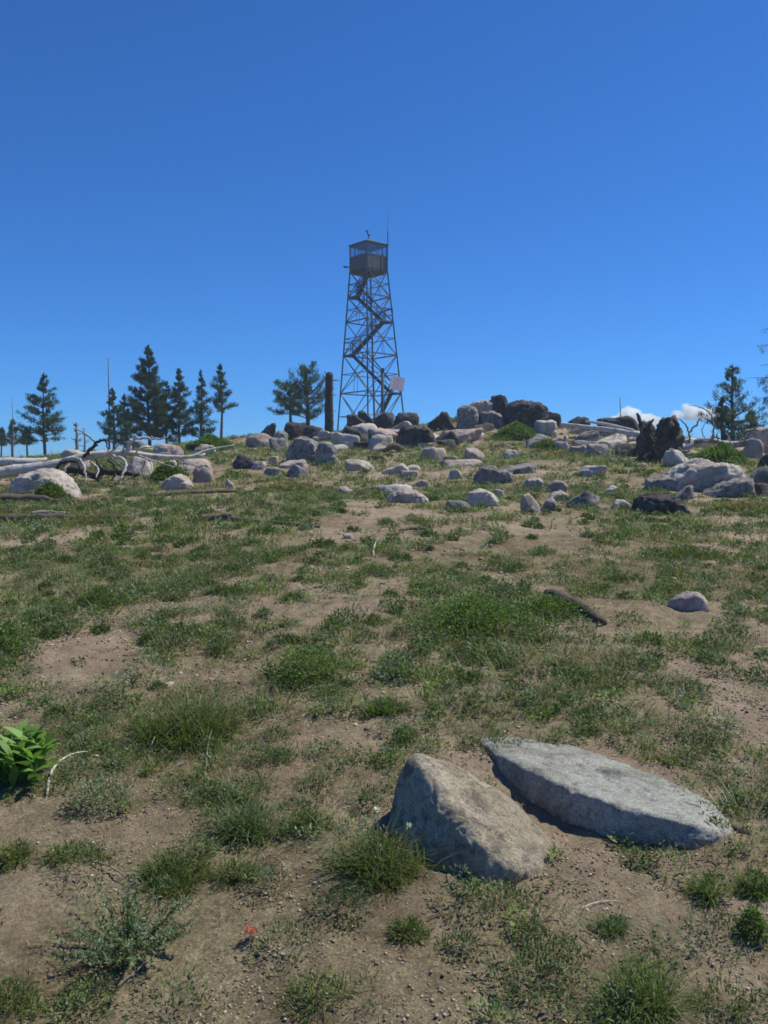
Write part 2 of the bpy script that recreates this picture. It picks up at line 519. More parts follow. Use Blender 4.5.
ROCKS = [
    # --- crest, between trees and the burnt post
    (8, 468, 82, 498, 0, 'pale', 'dome', 'large rounded pale pink boulder under the bleached fallen tree trunk'),
    (60, 449, 88, 462, 24, 'pale', 'round', 'pale low rock behind the arched roots of the fallen tree'),
    (0, 456, 22, 468, 25, 'grey', 'round', 'dark grey rock behind the thick end of the bleached trunk'),
    (150, 443, 183, 457, 30, 'pink', 'round', 'pinkish low rock under the row of conifers'),
    (126, 456, 152, 470, 22.5, 'pale', 'round', 'pale rounded rock glimpsed beneath the fallen tree limbs'),
    (165, 460, 177, 470, 22, 'pale', 'blocky', 'small white rock at the end of a straight limb'),
    (180, 458, 212, 470, 25, 'pink', 'slab', 'flat pink slab below the long tip of the fallen tree'),
    (193, 464, 214, 483, 0, 'pink', 'dome', 'tall pink rounded rock sloping down to a low boulder'),
    (158, 474, 196, 490, 0, 'pink', 'dome', 'low pink dome of rock in front of the green bush'),
    (193, 444, 217, 455, 34, 'pink', 'slab', 'brownish rock under the slender bare trunked pine'),
    (225, 479, 234, 488, 0, 'pink', 'round', 'tiny pink stone in grass beside the tall pink rock'),
    (231, 454, 257, 469, 0, 'dark', 'wedge', 'dark rock with a pale crown on the grassy slope'),
    (251, 461, 269, 470, 0, 'pink', 'slab', 'flat pink rock touching the dark pale crowned rock'),
    (263, 467, 283, 476, 0, 'grey', 'slab', 'small flat grey stone below two dark slope rocks'),
    (286, 464, 309, 478, 0, 'grey', 'wedge', 'grey angular stone with a pink edge above dry grass'),
    (278, 459, 309, 470, 27.5, 'pink', 'slab', 'flat brownish slab just behind the grey angular stone'),
    (269, 456, 279, 464, 0, 'pink', 'round', 'small pink rock behind dry golden grass'),
    (245, 433, 274, 448, 38, 'pink', 'round', 'smooth rounded pinkish rock at the end of the crest'),
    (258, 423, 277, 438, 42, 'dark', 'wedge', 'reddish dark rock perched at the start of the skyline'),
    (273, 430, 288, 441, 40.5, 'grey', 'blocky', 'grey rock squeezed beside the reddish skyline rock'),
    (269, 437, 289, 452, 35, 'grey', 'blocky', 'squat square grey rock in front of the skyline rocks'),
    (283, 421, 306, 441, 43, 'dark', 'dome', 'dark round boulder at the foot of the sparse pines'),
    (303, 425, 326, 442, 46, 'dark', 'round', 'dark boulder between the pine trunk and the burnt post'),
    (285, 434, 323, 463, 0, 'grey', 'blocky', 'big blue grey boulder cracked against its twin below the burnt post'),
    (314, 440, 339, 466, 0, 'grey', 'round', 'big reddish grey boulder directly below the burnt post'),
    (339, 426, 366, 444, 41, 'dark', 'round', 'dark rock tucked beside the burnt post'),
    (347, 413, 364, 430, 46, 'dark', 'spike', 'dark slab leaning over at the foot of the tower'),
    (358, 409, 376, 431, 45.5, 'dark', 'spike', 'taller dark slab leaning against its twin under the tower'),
    (330, 432, 362, 449, 38.5, 'pale', 'slab', 'pale pink slab stretching out from the burnt post'),
    (346, 423, 377, 438, 43, 'pale', 'slab', 'pale sunlit slab below the two leaning dark slabs'),
    (353, 441, 373, 450, 37, 'dark', 'slab', 'thin dark rock in the gap under pale slabs'),
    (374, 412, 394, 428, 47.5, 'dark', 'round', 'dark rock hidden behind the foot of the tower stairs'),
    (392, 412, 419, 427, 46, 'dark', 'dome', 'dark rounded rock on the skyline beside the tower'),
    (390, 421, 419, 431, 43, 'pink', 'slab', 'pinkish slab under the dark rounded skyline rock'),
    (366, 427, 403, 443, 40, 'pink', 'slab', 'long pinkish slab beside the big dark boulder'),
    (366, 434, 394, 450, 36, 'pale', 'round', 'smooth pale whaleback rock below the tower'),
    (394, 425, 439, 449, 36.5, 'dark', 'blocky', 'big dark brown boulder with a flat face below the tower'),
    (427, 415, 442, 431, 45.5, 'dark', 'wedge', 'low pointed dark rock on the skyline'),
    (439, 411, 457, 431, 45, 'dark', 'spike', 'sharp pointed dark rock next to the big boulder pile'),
    (436, 427, 484, 444, 39, 'pink', 'slab', 'long horizontal pinkish slab below the boulder pile'),
    (436, 431, 459, 447, 37, 'dark', 'wedge', 'dark wedge leaning on the long pinkish slab'),
    # --- boulder pile
    (468, 399, 497, 420, 45.5, 'pink', 'round', 'sunlit pinkish boulder at the back of the pile'),
    (455, 403, 482, 432, 42, 'grey', 'dome', 'tall rounded grey boulder at the end of the pile'),
    (478, 410, 504, 430, 41.5, 'grey', 'blocky', 'grey block low in the pile between rounded boulders'),
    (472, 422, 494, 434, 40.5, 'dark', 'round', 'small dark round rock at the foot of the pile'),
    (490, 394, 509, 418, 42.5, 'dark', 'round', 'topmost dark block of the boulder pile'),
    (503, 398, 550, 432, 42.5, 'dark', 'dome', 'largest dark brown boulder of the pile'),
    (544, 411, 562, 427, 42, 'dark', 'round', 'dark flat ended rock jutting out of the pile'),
    (534, 418, 557, 438, 39.5, 'pale', 'wedge', 'bright pale angular rock right below the pile'),
    (525, 433, 555, 450, 36, 'grey', 'round', 'grey rounded rock in front of the bright green bush'),
    (552, 441, 569, 452, 37, 'pink', 'round', 'small brown rounded rock beside low green plants'),
    # --- skyline to the root plate
    (562, 416, 589, 430, 46, 'dark', 'slab', 'low dark rock on the skyline behind the bleached log'),
    (593, 416, 641, 434, 46, 'dark', 'round', 'long dark hump of rock below the white cloud'),
    (569, 430, 599, 446, 40, 'grey', 'slab', 'grey slab under the bleached log with stubs'),
    (591, 433, 628, 449, 38, 'pale', 'wedge', 'pale sloping slab below the bleached log'),
    (568, 444, 590, 455, 36, 'pink', 'slab', 'low pinkish rock below the grey slab'),
    (585, 443, 610, 458, 34, 'grey', 'blocky', 'blue grey block among the pale slabs'),
    (614, 443, 643, 458, 35, 'dark', 'slab', 'dark low rock beside the uprooted stump'),
    # --- rocks scattered on the upper slope
    (345, 459, 374, 471, 0, 'pale', 'slab', 'flat pale cracked rock alone in the grass below the burnt post'),
    (382, 463, 415, 474, 0, 'pale', 'slab', 'flat pale pink rock below the dark fallen branch'),
    (400, 470, 418, 478, 0, 'pink', 'slab', 'narrow pink rock just below the flat pale one'),
    (420, 447, 446, 461, 33, 'pale', 'round', 'pale rock behind the twisted dark fallen branch'),
    (464, 447, 485, 460, 0, 'pink', 'blocky', 'square pinkish rock in dry grass below the long slab'),
    (440, 459, 482, 467, 0, 'pink', 'slab', 'very flat long rock nearly flush with the slope'),
    (447, 469, 463, 480, 0, 'pale', 'round', 'small pale rounded stone beside a dark wedge boulder'),
    (473, 466, 515, 484, 0, 'grey', 'wedge', 'dark fronted wedge boulder with a pale top edge'),
    (499, 463, 537, 474, 0, 'grey', 'slab', 'grey slab stretched behind the dark fronted wedge boulder'),
    (504, 449, 517, 459, 0, 'pale', 'round', 'small whitish stone below the green bush'),
    (576, 465, 605, 477, 0, 'pale', 'slab', 'thin pale slab alone on open grassy slope'),
    (377, 484, 412, 496, 26, 'pale', 'slab', 'flat whitish rock behind the pink domed rock'),
    (384, 488, 431, 504, 0, 'pink', 'dome', 'broad pink domed rock in the middle of the slope'),
    (409, 480, 430, 487, 0, 'pink', 'slab', 'thin flat stone above the pink domed rock'),
    (338, 486, 354, 494, 0, 'pink', 'slab', 'flat pink stone on a bare reddish patch'),
    (446, 500, 472, 511, 0, 'grey', 'round', 'low grey stone beside a white faced rock'),
    (465, 489, 501, 506, 0, 'pale', 'wedge', 'white faced boulder beside a low grey stone'),
    (493, 489, 504, 497, 0, 'pink', 'round', 'small brown stone behind the white faced boulder'),
    (523, 478, 543, 491, 0, 'pale', 'blocky', 'pale block with a dark side joined to a pink one'),
    (540, 480, 567, 493, 0, 'pink', 'blocky', 'pink two humped rock joined to the pale block'),
    (520, 493, 540, 512, 0, 'pink', 'blocky', 'pink boulder split from its darker half'),
    (537, 495, 556, 511, 0, 'grey', 'wedge', 'greyer half of the split pink boulder'),
    (548, 490, 568, 502, 0, 'pale', 'round', 'small pale egg shaped stone beside the split boulder'),
    (567, 491, 599, 510, 0, 'grey', 'wedge', 'grey pointed rock with grass growing at its foot'),
    (608, 499, 631, 510, 0, 'pale', 'slab', 'low pale stone beside the dark domed boulder'),
    (603, 485, 618, 493, 0, 'pale', 'slab', 'tiny pale slab above the low pale stone'),
    # --- outcrop below the root plate
    (631, 491, 694, 515, 0, 'dark', 'dome', 'dark domed boulder with a bright curved rim'),
    (671, 485, 695, 503, 22.5, 'grey', 'blocky', 'grey block wedged behind the dark domed boulder'),
    (645, 474, 690, 494, 24, 'grey', 'slab', 'grey slab at the lower end of the broad outcrop'),
    (660, 459, 746, 495, 25.5, 'pale', 'slab', 'broad pale outcrop with a dark crevice across it'),
    (700, 474, 754, 500, 23.5, 'grey', 'slab', 'grey lower ledge of the broad outcrop'),
    (663, 448, 700, 468, 28.5, 'pale', 'wedge', 'pale pointed rock at the foot of the uprooted stump'),
    (747, 466, 785, 487, 24.5, 'grey', 'round', 'rounded grey rock beside the ledge of the outcrop'),
    (751, 483, 790, 498, 22.5, 'dark', 'blocky', 'dark blocky rock cut off by the picture edge'),
    (751, 453, 790, 470, 27, 'dark', 'blocky', 'dark angular rock behind dry grass below the brown cliff'),
    (747, 427, 800, 452, 31, 'pink', 'blocky', 'large pinkish brown rock wall under the hanging conifer branch'),
    (742, 438, 762, 456, 30, 'pink', 'round', 'brown rock between the bleached limbs and the rock wall'),
    # --- lower slope
    (668, 591, 711, 611, 0, 'pink', 'slab', 'lone pinkish grey sloping stone on the open green slope'),
    (374, 697, 386, 704, 0, 'grey', 'round', 'small grey stone among low green leaves'),
]
OUTL = {
    (8, 468, 82, 498): [(6, 492), (12, 478), (26, 470), (45, 467), (60, 470), (73, 480), (83, 493), (84, 502), (6, 502)],
    (394, 425, 439, 449): [(395, 436), (398, 429), (408, 425), (420, 425), (430, 428), (435, 436), (440, 446), (438, 451), (395, 449)],
    (503, 398, 550, 432): [(504, 404), (519, 398), (534, 399), (548, 404), (551, 411), (546, 421), (540, 431), (509, 431), (504, 417)],
    (490, 394, 509, 416): [(490, 396), (499, 394), (507, 399), (509, 405), (506, 414), (494, 414), (489, 405)],
    (455, 403, 482, 432): [(456, 407), (466, 403), (478, 406), (481, 417), (479, 433), (455, 433), (456, 417)],
    (468, 399, 497, 420): [(468, 404), (484, 398), (496, 402), (496, 414), (470, 414)],
    (478, 410, 504, 430): [(479, 411), (492, 410), (504, 416), (507, 432), (479, 433)],
    (534, 418, 557, 438): [(534, 420), (556, 420), (558, 425), (551, 438), (541, 437)],
    (285, 434, 323, 463): [(287, 449), (295, 437), (304, 435), (315, 439), (320, 451), (319, 465), (301, 464), (290, 457)],
    (314, 440, 339, 466): [(317, 441), (328, 440), (336, 446), (339, 456), (338, 466), (317, 467), (314, 451)],
    (347, 413, 364, 430): [(346, 415), (354, 413), (365, 422), (366, 430), (350, 431)],
    (358, 409, 376, 431): [(357, 411), (363, 409.5), (379, 425), (379, 432), (362, 431)],
    (631, 491, 694, 515): [(631, 510), (636, 497), (651, 491.5), (666, 493), (683, 501), (694, 511), (693, 517), (631, 517)],
    (473, 466, 515, 484): [(473, 476), (479, 467), (492, 465.5), (512, 472), (517, 482), (494, 487), (474, 486)],
    (660, 459, 746, 495): [(664, 476), (678, 465), (697, 459), (716, 460.5), (737, 466), (747, 474), (744, 482), (707, 495), (688, 493), (668, 480)],
    (700, 474, 754, 500): [(704, 493), (734, 479), (753, 477), (755, 499), (706, 499)],
    (645, 474, 690, 494): [(645, 480), (668, 475), (687, 482), (694, 500), (664, 494), (647, 484)],
    (384, 488, 431, 504): [(384, 499), (396, 490), (410, 487), (424, 492), (431, 500), (430, 506), (385, 506)],
    (158, 474, 196, 490): [(158, 485), (166, 477), (180, 473), (190, 477), (196, 487), (194, 491), (159, 491)],
    (523, 478, 543, 491): [(523, 487), (526, 479), (538, 477.5), (544, 480), (542, 492), (524, 492)],
    (465, 489, 501, 506): [(464, 500), (468, 491), (482, 488), (493, 492), (501, 503), (498, 508), (466, 507)],
    (568, 444, 590, 455): [(567, 453), (570, 446), (585, 445), (590, 451), (590, 456), (568, 457)],
}


def srock(row):
    """a rock whose outline follows the photograph: rounded hull with real depth standing on the slope"""
    x0, y0, x1, y1, D, mat, kind, label = row
    pts = OUTL[(x0, y0, x1, y1)]
    cx, cy = (x0 + x1) / 2, (y0 + y1) / 2
    Dg = G(cx, y1)[1]
    D = min(D, Dg + .4) if D else Dg
    w = (x1 - x0) * D / F; dp = w * .8
    B_ = []
    for px, py in pts:
        B_.append(P(px, py, D + .4 * dp))
        for k_, dd in ((.72, 0.0), (.7, dp)):
            q = list(P(cx + (px - cx) * k_, cy + (py - cy) * k_, D + .4 * dp)); q[1] = D + dd; B_.append(q)
    lo = min(hz(P(cx, cy, D)[0], D), P(cx, y1, D)[2]) - .22 * w * .5
    for px in (x0 + 1, x1 - 1):
        for dd in (.12 * dp, .8 * dp):
            q = list(P(px, y1, D + .4 * dp)); B_.append((q[0], D + dd, lo))
    global M
    o = hull_rock('boulder', B_, mat, label, int(x0) % 37 + 1, sub=5, p=9 if kind in ('dome', 'round') else 16, a1=.036 * w, a2=.024 * w)
    return o


for row in ROCKS:
    if tuple(row[:4]) not in OUTL: rock(*row[:8])
FR = random.Random(77)
for i in range(80):
    px = FR.choice([FR.uniform(262, 440), FR.uniform(330, 450), FR.uniform(430, 660), FR.uniform(500, 650), FR.uniform(560, 768), FR.uniform(120, 260)])
    py = 441 + FR.uniform(-6, 12) + 22 * FR.random() ** 3 + (8 if px < 250 or px > 680 else 0)
    s_ = FR.uniform(6, 22) * (1.3 if py < 450 else .9)
    rock(px - s_ / 2, py - s_ * FR.uniform(.22, .45), px + s_ / 2, py, 40, FR.choice(['pink', 'grey', 'dark', 'pale', 'grey']), FR.choice(['round', 'wedge', 'slab', 'slab']),
         'small weathered rock among the crowded boulders of the crest', name='rock', sub=3, group='small rocks strewn between the crest boulders')
for i in range(46):
    px = FR.choice([FR.uniform(325, 455), FR.uniform(340, 440), FR.uniform(440, 660), FR.uniform(560, 768)])
    py = 438 + FR.uniform(-6, 12) + (10 if px > 680 else 0)
    s_ = FR.uniform(14, 34)
    rock(px - s_ / 2, py - s_ * FR.uniform(.20, .36), px + s_ / 2, py, 40, FR.choice(['pink', 'grey', 'dark', 'pale', 'pink']), FR.choice(['slab', 'slab', 'wedge']),
         'flat half buried slab packed between the boulders of the crest', name='flat_rock', sub=4, depth=.6, group='flat slabs packed between the crest boulders')
SMALL = [
    (343, 530, 355, 537, 'pink', 'flat orange pink stone on short grass'),
    (162, 676, 180, 688, 'pale', 'pale flat stone above the big grass clump'),
    (524, 954, 545, 968, 'pale', 'smooth white pebble on bare gravel'),
    (733, 818, 752, 836, 'dark', 'dark lump of rock at the tip of the long grey slab'),
    (570, 926, 590, 936, 'grey', 'brown clod of stone on bare gravel'),
    (500, 918, 512, 926, 'pale', 'small cream pebble below the big brown boulder'),
    (358, 912, 368, 919, 'pale', 'small cream pebble below the tuft with white flowers'),
    (128, 816, 140, 824, 'pale', 'small white pebble among grey green plants'),
    (288, 972, 298, 979, 'grey', 'small grey pebble on the bare ground'),
    (66, 950, 78, 958, 'pale', 'small tan stone beside the silvery shrub'),
]
for a in SMALL:
    rock(a[0], a[3] - (a[3] - a[1]) * .5, a[2], a[3], 0, a[4], 'dome', a[5], name='stone', cat='stone', bury=1.6, sub=4, depth=1.0)


# --- the two hero rocks, from real-space plane hulls
def hull_rock(name, pts, mat, label, seed, sub=6, p=26, a1=.035, a2=.018, extra=None):
    pts = np.array(pts, float)
    c = (pts.min(0) + pts.max(0)) / 2
    sc = (pts.max(0) - pts.min(0)) / 2
    q = (pts - c) / sc
    bm = bmesh.new()
    for x in q: bm.verts.new(x)
    r_ = bmesh.ops.convex_hull(bm, input=bm.verts)
    bm.normal_update()
    N, d = [], []
    cen = q.mean(0)
    for fc in bm.faces:
        n = np.array(fc.normal[:]); k = float(n @ (np.array(fc.verts[0].co[:]) - cen))
        if k < 0: n, k = -n, -k
        if any(np.dot(n, m) > .995 for m in N): continue
        N.append(n); d.append(max(k, .05))
    bm.free()
    dirs, f = ico(sub)
    v = dirs * plane_body(dirs, np.array(N), np.array(d), p)[:, None]
    w = (v + cen) * sc + c
    off = seed * 3.1
    nrm = dirs / sc; nrm /= np.linalg.norm(nrm, axis=1)[:, None]
    fs = min(1.0, .6 / sc.max()); big = fbm(w * 4.5 * fs + off, 3); mid = fbm(w * 17 * fs + off, 4, .6)
    pit = np.minimum(0, fbm(w * 38 + off, 3, .6) + .25)
    crk = np.exp(-(vn(w * np.array([5, 5, 2.2]) + off + 4) / .035) ** 2)
    w = w + nrm * (a1 * big + a2 * mid + .010 * pit - .008 * crk)[:, None]
    if extra is not None: w = extra(w)
    loc = (c[0], c[1], pts[:, 2].min())
    o = mesh(name, w, f, M[mat], loc=loc)
    return tag(o, label, 'rock')


def pz(px, py, Y, dz=0.0):
    x, y, z = P(px, py, Y)
    return (x, y, z + dz)


for row in ROCKS:
    if tuple(row[:4]) in OUTL: srock(row)
g0 = G(465, 884)
D0 = g0[1]
gz = g0[2]
B = [
    pz(410, 745, D0 + .36), pz(424, 746, D0 + .38), pz(396, 764, D0 + .46), pz(386, 790, D0 + .44), pz(383, 812, D0 + .40),
    pz(384, 850, D0 + .30), pz(400, 863, D0 + .20), pz(440, 881, D0 + .05), pz(480, 890, D0 - .04), pz(530, 890, D0 + .0),
    pz(564, 882, D0 + .12), pz(560, 858, D0 + .2), pz(551, 834, D0 + .26), pz(515, 795, D0 + .36), pz(484, 772, D0 + .42), pz(460, 765, D0 + .46),
    pz(437, 782, D0 + .21), pz(462, 815, D0 + .09), pz(488, 850, D0 - .02), pz(525, 868, D0 + .0),
    pz(470, 780, D0 + .8, -.1), pz(540, 840, D0 + .7, -.1), pz(400, 790, D0 + .75, -.1),
]
_c = np.mean(np.array(B), 0)
B = [tuple(_c + (np.array(q) - _c) * 1.11) for q in B]
B += [(x, y, gz - .10) for x, y in ((B[5][0], D0 + .2), (B[5][0] + .05, D0 + .6), (B[10][0], D0 + .1), (B[10][0] - .03, D0 + .5), (B[7][0], D0 + .02))]
hull_rock('boulder', B, 'boulder', 'big brown grey boulder with a shaded flank behind the white flowered tuft', 5, a1=.008, a2=.006, p=8)

g1 = G(610, 843); D1 = g1[1]
g2 = G(482, 748); D2 = g2[1]
g3 = G(725, 848); D3 = g3[1]
S = [
    pz(478, 742, D2 + .0), pz(497, 736, D2 + .08), pz(550, 742, D2 + .05), pz(605, 757, D2 - .12), pz(650, 772, D1 + .55),
    pz(698, 793, D1 + .36), pz(724, 810, D3 + .28), pz(738, 828, D3 + .08), pz(733, 836, D3 + .02),
    pz(693, 824, D1 - .05), pz(640, 813, D1 - .04), pz(588, 796, D1 + .10), pz(543, 777, D1 + .30), pz(505, 761, D1 + .62),
]
S += [pz(602, 862, D1 - .01), pz(655, 874, D1 - .045), pz(728, 872, D3 - .03), pz(742, 850, D3 + .08), pz(563, 840, D1 + .16), pz(522, 800, D1 + .42)]
_c = np.mean(np.array(S), 0)
S = [tuple(_c + (np.array(q) - _c) * np.array([1.03, 1.03, 1.06])) for q in S]
S += [(x, y, z - .2) for x, y, z in (S[1], S[3], S[5], S[6])]
hull_rock('boulder', S, 'slab', 'long flat light grey slab resting behind the big brown boulder', 9, a1=.011, a2=.006, p=24)


# ------------------------------------------------------------------ vegetation
def strips(base, az, el, bend, L, W, col, prof, twist=None):
    """curved ribbons. prof: width factor per ring (last 0 = tip)"""
    n = len(base); k = len(prof)
    pos = np.array(base, float).copy()
    sd = np.stack([-np.sin(az), np.cos(az), np.zeros(n)], 1)
    if twist is not None:
        up = np.stack([-np.cos(az) * np.sin(el), -np.sin(az) * np.sin(el), np.cos(el)], 1)
        sd = sd * np.cos(twist)[:, None] + up * np.sin(twist)[:, None]
    rings = []
    for j in range(k):
        if j:
            e = el - bend * (j - .5) / (k - 1)
            d = np.stack([np.cos(az) * np.cos(e), np.sin(az) * np.cos(e), np.sin(e)], 1)
            pos = pos + d * (L / (k - 1))[:, None]
        w = (W * prof[j] / 2)[:, None]
        if j < k - 1: rings.append(pos - sd * w); rings.append(pos + sd * w)
        else: rings.append(pos)
    per = 2 * k - 1
    v = np.stack(rings, 1).reshape(-1, 3)
    t = []
    for j in range(k - 2):
        a = 2 * j
        t += [(a, a + 1, a + 3), (a, a + 3, a + 2)]
    t.append((2 * k - 4, 2 * k - 3, 2 * k - 2))
    t = np.array(t)
    f = (t[None] + (np.arange(n) * per)[:, None, None]).reshape(-1, 3)
    c = np.repeat(col, per, 0)
    return v, f, c


def join(parts):
    V, Fs, C, n = [], [], [], 0
    for v, f, c in parts:
        V.append(v); Fs.append(f + n); C.append(c); n += len(v)
    return np.vstack(V), np.vstack(Fs), np.vstack(C)


GREEN = np.array([[.100, .155, .036], [.072, .128, .030], [.130, .165, .045], [.082, .115, .040]])
OLIVE = np.array([[.15, .165, .05], [.18, .18, .068], [.12, .14, .045]])
DRY = np.array([[.36, .29, .17], [.28, .215, .12], [.42, .36, .25]])
SILVER = np.array([[.17, .23, .125], [.135, .19, .095], [.22, .27, .17]])
BRIGHT = np.array([[.12, .20, .038], [.15, .235, .045], [.09, .16, .032]])


def pick(pal, n, var=.22):
    c = pal[rng.integers(0, len(pal), n)]
    return np.clip(c * (1 + rng.uniform(-var, var, (n, 1))), .005, .9)


def mixpal(n, w):
    """w: dict palette->weight"""
    ks = list(w); q = rng.choice(len(ks), n, p=np.array(list(w.values())) / sum(w.values()))
    c = np.zeros((n, 3))
    pal = {'g': GREEN, 'o': OLIVE, 'd': DRY, 's': SILVER, 'b': BRIGHT}
    for i, k in enumerate(ks):
        m = q == i
        c[m] = pick(pal[k], m.sum())
    return c


def tuft_strips(cx, cy, r, h, n, w, cols, spread=.9, zoff=0.0):
    """grass tuft blades; arrays cx,cy,r,h per tuft, n blades each"""
    T = len(cx); N = T * n
    a = rng.uniform(0, 2 * np.pi, N); q = np.sqrt(rng.random(N))
    rr = np.repeat(r, n)
    x = np.repeat(cx, n) + np.cos(a) * q * rr * .8
    y = np.repeat(cy, n) + np.sin(a) * q * rr * .8
    z = H(x, y) - .008 + zoff
    az = a + rng.normal(0, .7, N)
    el = np.pi / 2 - np.abs(rng.normal(.15, .42, N)) - q * spread * .5
    L = np.repeat(h, n) * rng.uniform(.25, 1.15, N)
    return strips(np.stack([x, y, z], 1), az, el, rng.uniform(.2, 1.7, N), L, np.full(N, 1.0) * np.repeat(w, n), cols, [1, .8, 0])


def leaves_in_dome(cx, cy, rx, h, n, ls, lw, cols, up=.5, prof=(.25, 1, .75, 0), z0=None):
    a = rng.uniform(0, 2 * np.pi, n); q = rng.random(n) ** .5
    zt = rng.random(n)
    prof_r = np.sqrt(np.clip(1 - zt ** 2, 0, 1))
    lump = 1 + .28 * fbm(np.stack([np.cos(a) * 1.6 + cx, np.sin(a) * 1.6 + cy, zt * 2], 1), 2)
    x = cx + np.cos(a) * q * rx * prof_r * lump
    y = cy + np.sin(a) * q * rx * prof_r * lump
    g = H(x, y) if z0 is None else z0
    z = g + zt * h * (.75 + .4 * rng.random(n)) * (1 - .35 * q)
    az = a + rng.normal(0, .9, n)
    el = rng.normal(up, .45, n)
    L = ls * rng.uniform(.6, 1.25, n)
    return strips(np.stack([x, y, z], 1), az, el, rng.uniform(-.1, .9, n), L, L * lw, cols, list(prof), rng.normal(0, .6, n))


# bare and lush patches, world circles
def circ(px, py, rpx):
    x, y, z = G(px, py); return x, y, rpx * y / F


BARE = [circ(*a) for a in ((300, 940, 90), (470, 950, 70), (700, 930, 45), (560, 900, 60), (30, 930, 40), (330, 720, 40), (40, 670, 60), (250, 640, 30), (300, 600, 40),
                           (400, 700, 35), (560, 520, 60), (330, 560, 60), (460, 560, 50), (20, 710, 45), (230, 700, 26), (690, 770, 60), (520, 545, 60), (200, 960, 60), (600, 880, 60), (100, 650, 36), (270, 790, 30), (150, 560, 36))]
LUSH = [circ(*a) for a in ((470, 620, 85), (310, 670, 50), (60, 560, 70), (690, 560, 80), (560, 660, 60), (60, 600, 40), (620, 690, 80), (500, 690, 60), (180, 550, 60), (720, 650, 60), (470, 580, 40), (20, 520, 40), (150, 520, 80), (380, 640, 40), (90, 740, 60))]


def veg(x, y):
    """0..1 cover probability"""
    r = np.hypot(x, y)
    q = .40 * fbm2(x, y, 1.7, 2, 20) + .62 * fbm2(x, y, .48, 3, 21) + .04
    for bx, by, br in BARE: q = q - .30 * np.exp(-((x - bx) ** 2 / (br * br) + (y - by) ** 2 / (4.5 * br * br)) * .8)
    for bx, by, br in LUSH: q = q + .30 * np.exp(-((x - bx) ** 2 / (br * br) + (y - by) ** 2 / (4.5 * br * br)) * .8)
    q = q + .07 - .06 * sst(4, 7, r) + .16 * sst(18, 30, r)
    return .035 + .965 * sst(-.08, .22, q)


def scatter(n, y0, y1, margin=1.28, extra=1.4):
    """uniform over the wedge in front of the camera"""
    y = np.sqrt(rng.uniform(y0 * y0, y1 * y1, n))
    hw = y * .441 * margin + extra
    x = rng.uniform(-1, 1, n) * hw
    keep = rng.random(n) < 1.0
    return x[keep], y[keep]


ROCKXY = []
for o in list(COL.objects):
    if o.name.split('.')[0] in ('boulder', 'stone', 'rock', 'flat_rock'):
        bb = [o.matrix_basis @ Vector(c) for c in o.bound_box]
        xs = [b.x for b in bb]; ys = [b.y for b in bb]
        ROCKXY.append((min(xs), max(xs), min(ys), max(ys)))


def off_rocks(x, y, k=.82):
    m = np.ones(len(x), bool)
    for a, b, c, d in ROCKXY:
        m &= ~((((x - (a + b) / 2) / ((b - a) / 2 * k)) ** 2 + ((y - (c + d) / 2) / ((d - c) / 2 * k)) ** 2) < 1)
    return m


def zone_cols(x, y, n):
    """palette choice per tuft then per blade"""
    t = fbm2(x, y, 2.2, 2, 31)
    r = np.hypot(x, y)
    cols = []
    wts = rng.random(len(x))
    base = np.zeros((len(x), 3))
    dry = (t + .25 * rng.normal(size=len(x)) > .55 - .25 * sst(14, 26, r))
    silver = (~dry) & (wts > .80)
    bright = (~dry) & (wts < .10)
    base[:] = pick(GREEN, len(x), .2)
    ol = (~dry) & (wts > .5) & (wts <= .80)
    base[ol] = pick(OLIVE, ol.sum())
    base[dry] = pick(DRY, dry.sum()) * .75
    base[silver] = pick(SILVER, silver.sum())
    base[bright] = pick(BRIGHT, bright.sum())
    c = np.repeat(base, n, 0) * (1 + rng.uniform(-.25, .25, (len(x) * n, 1)))
    d = rng.random(len(c)) < .13
    c[d] = pick(DRY, d.sum())
    return c


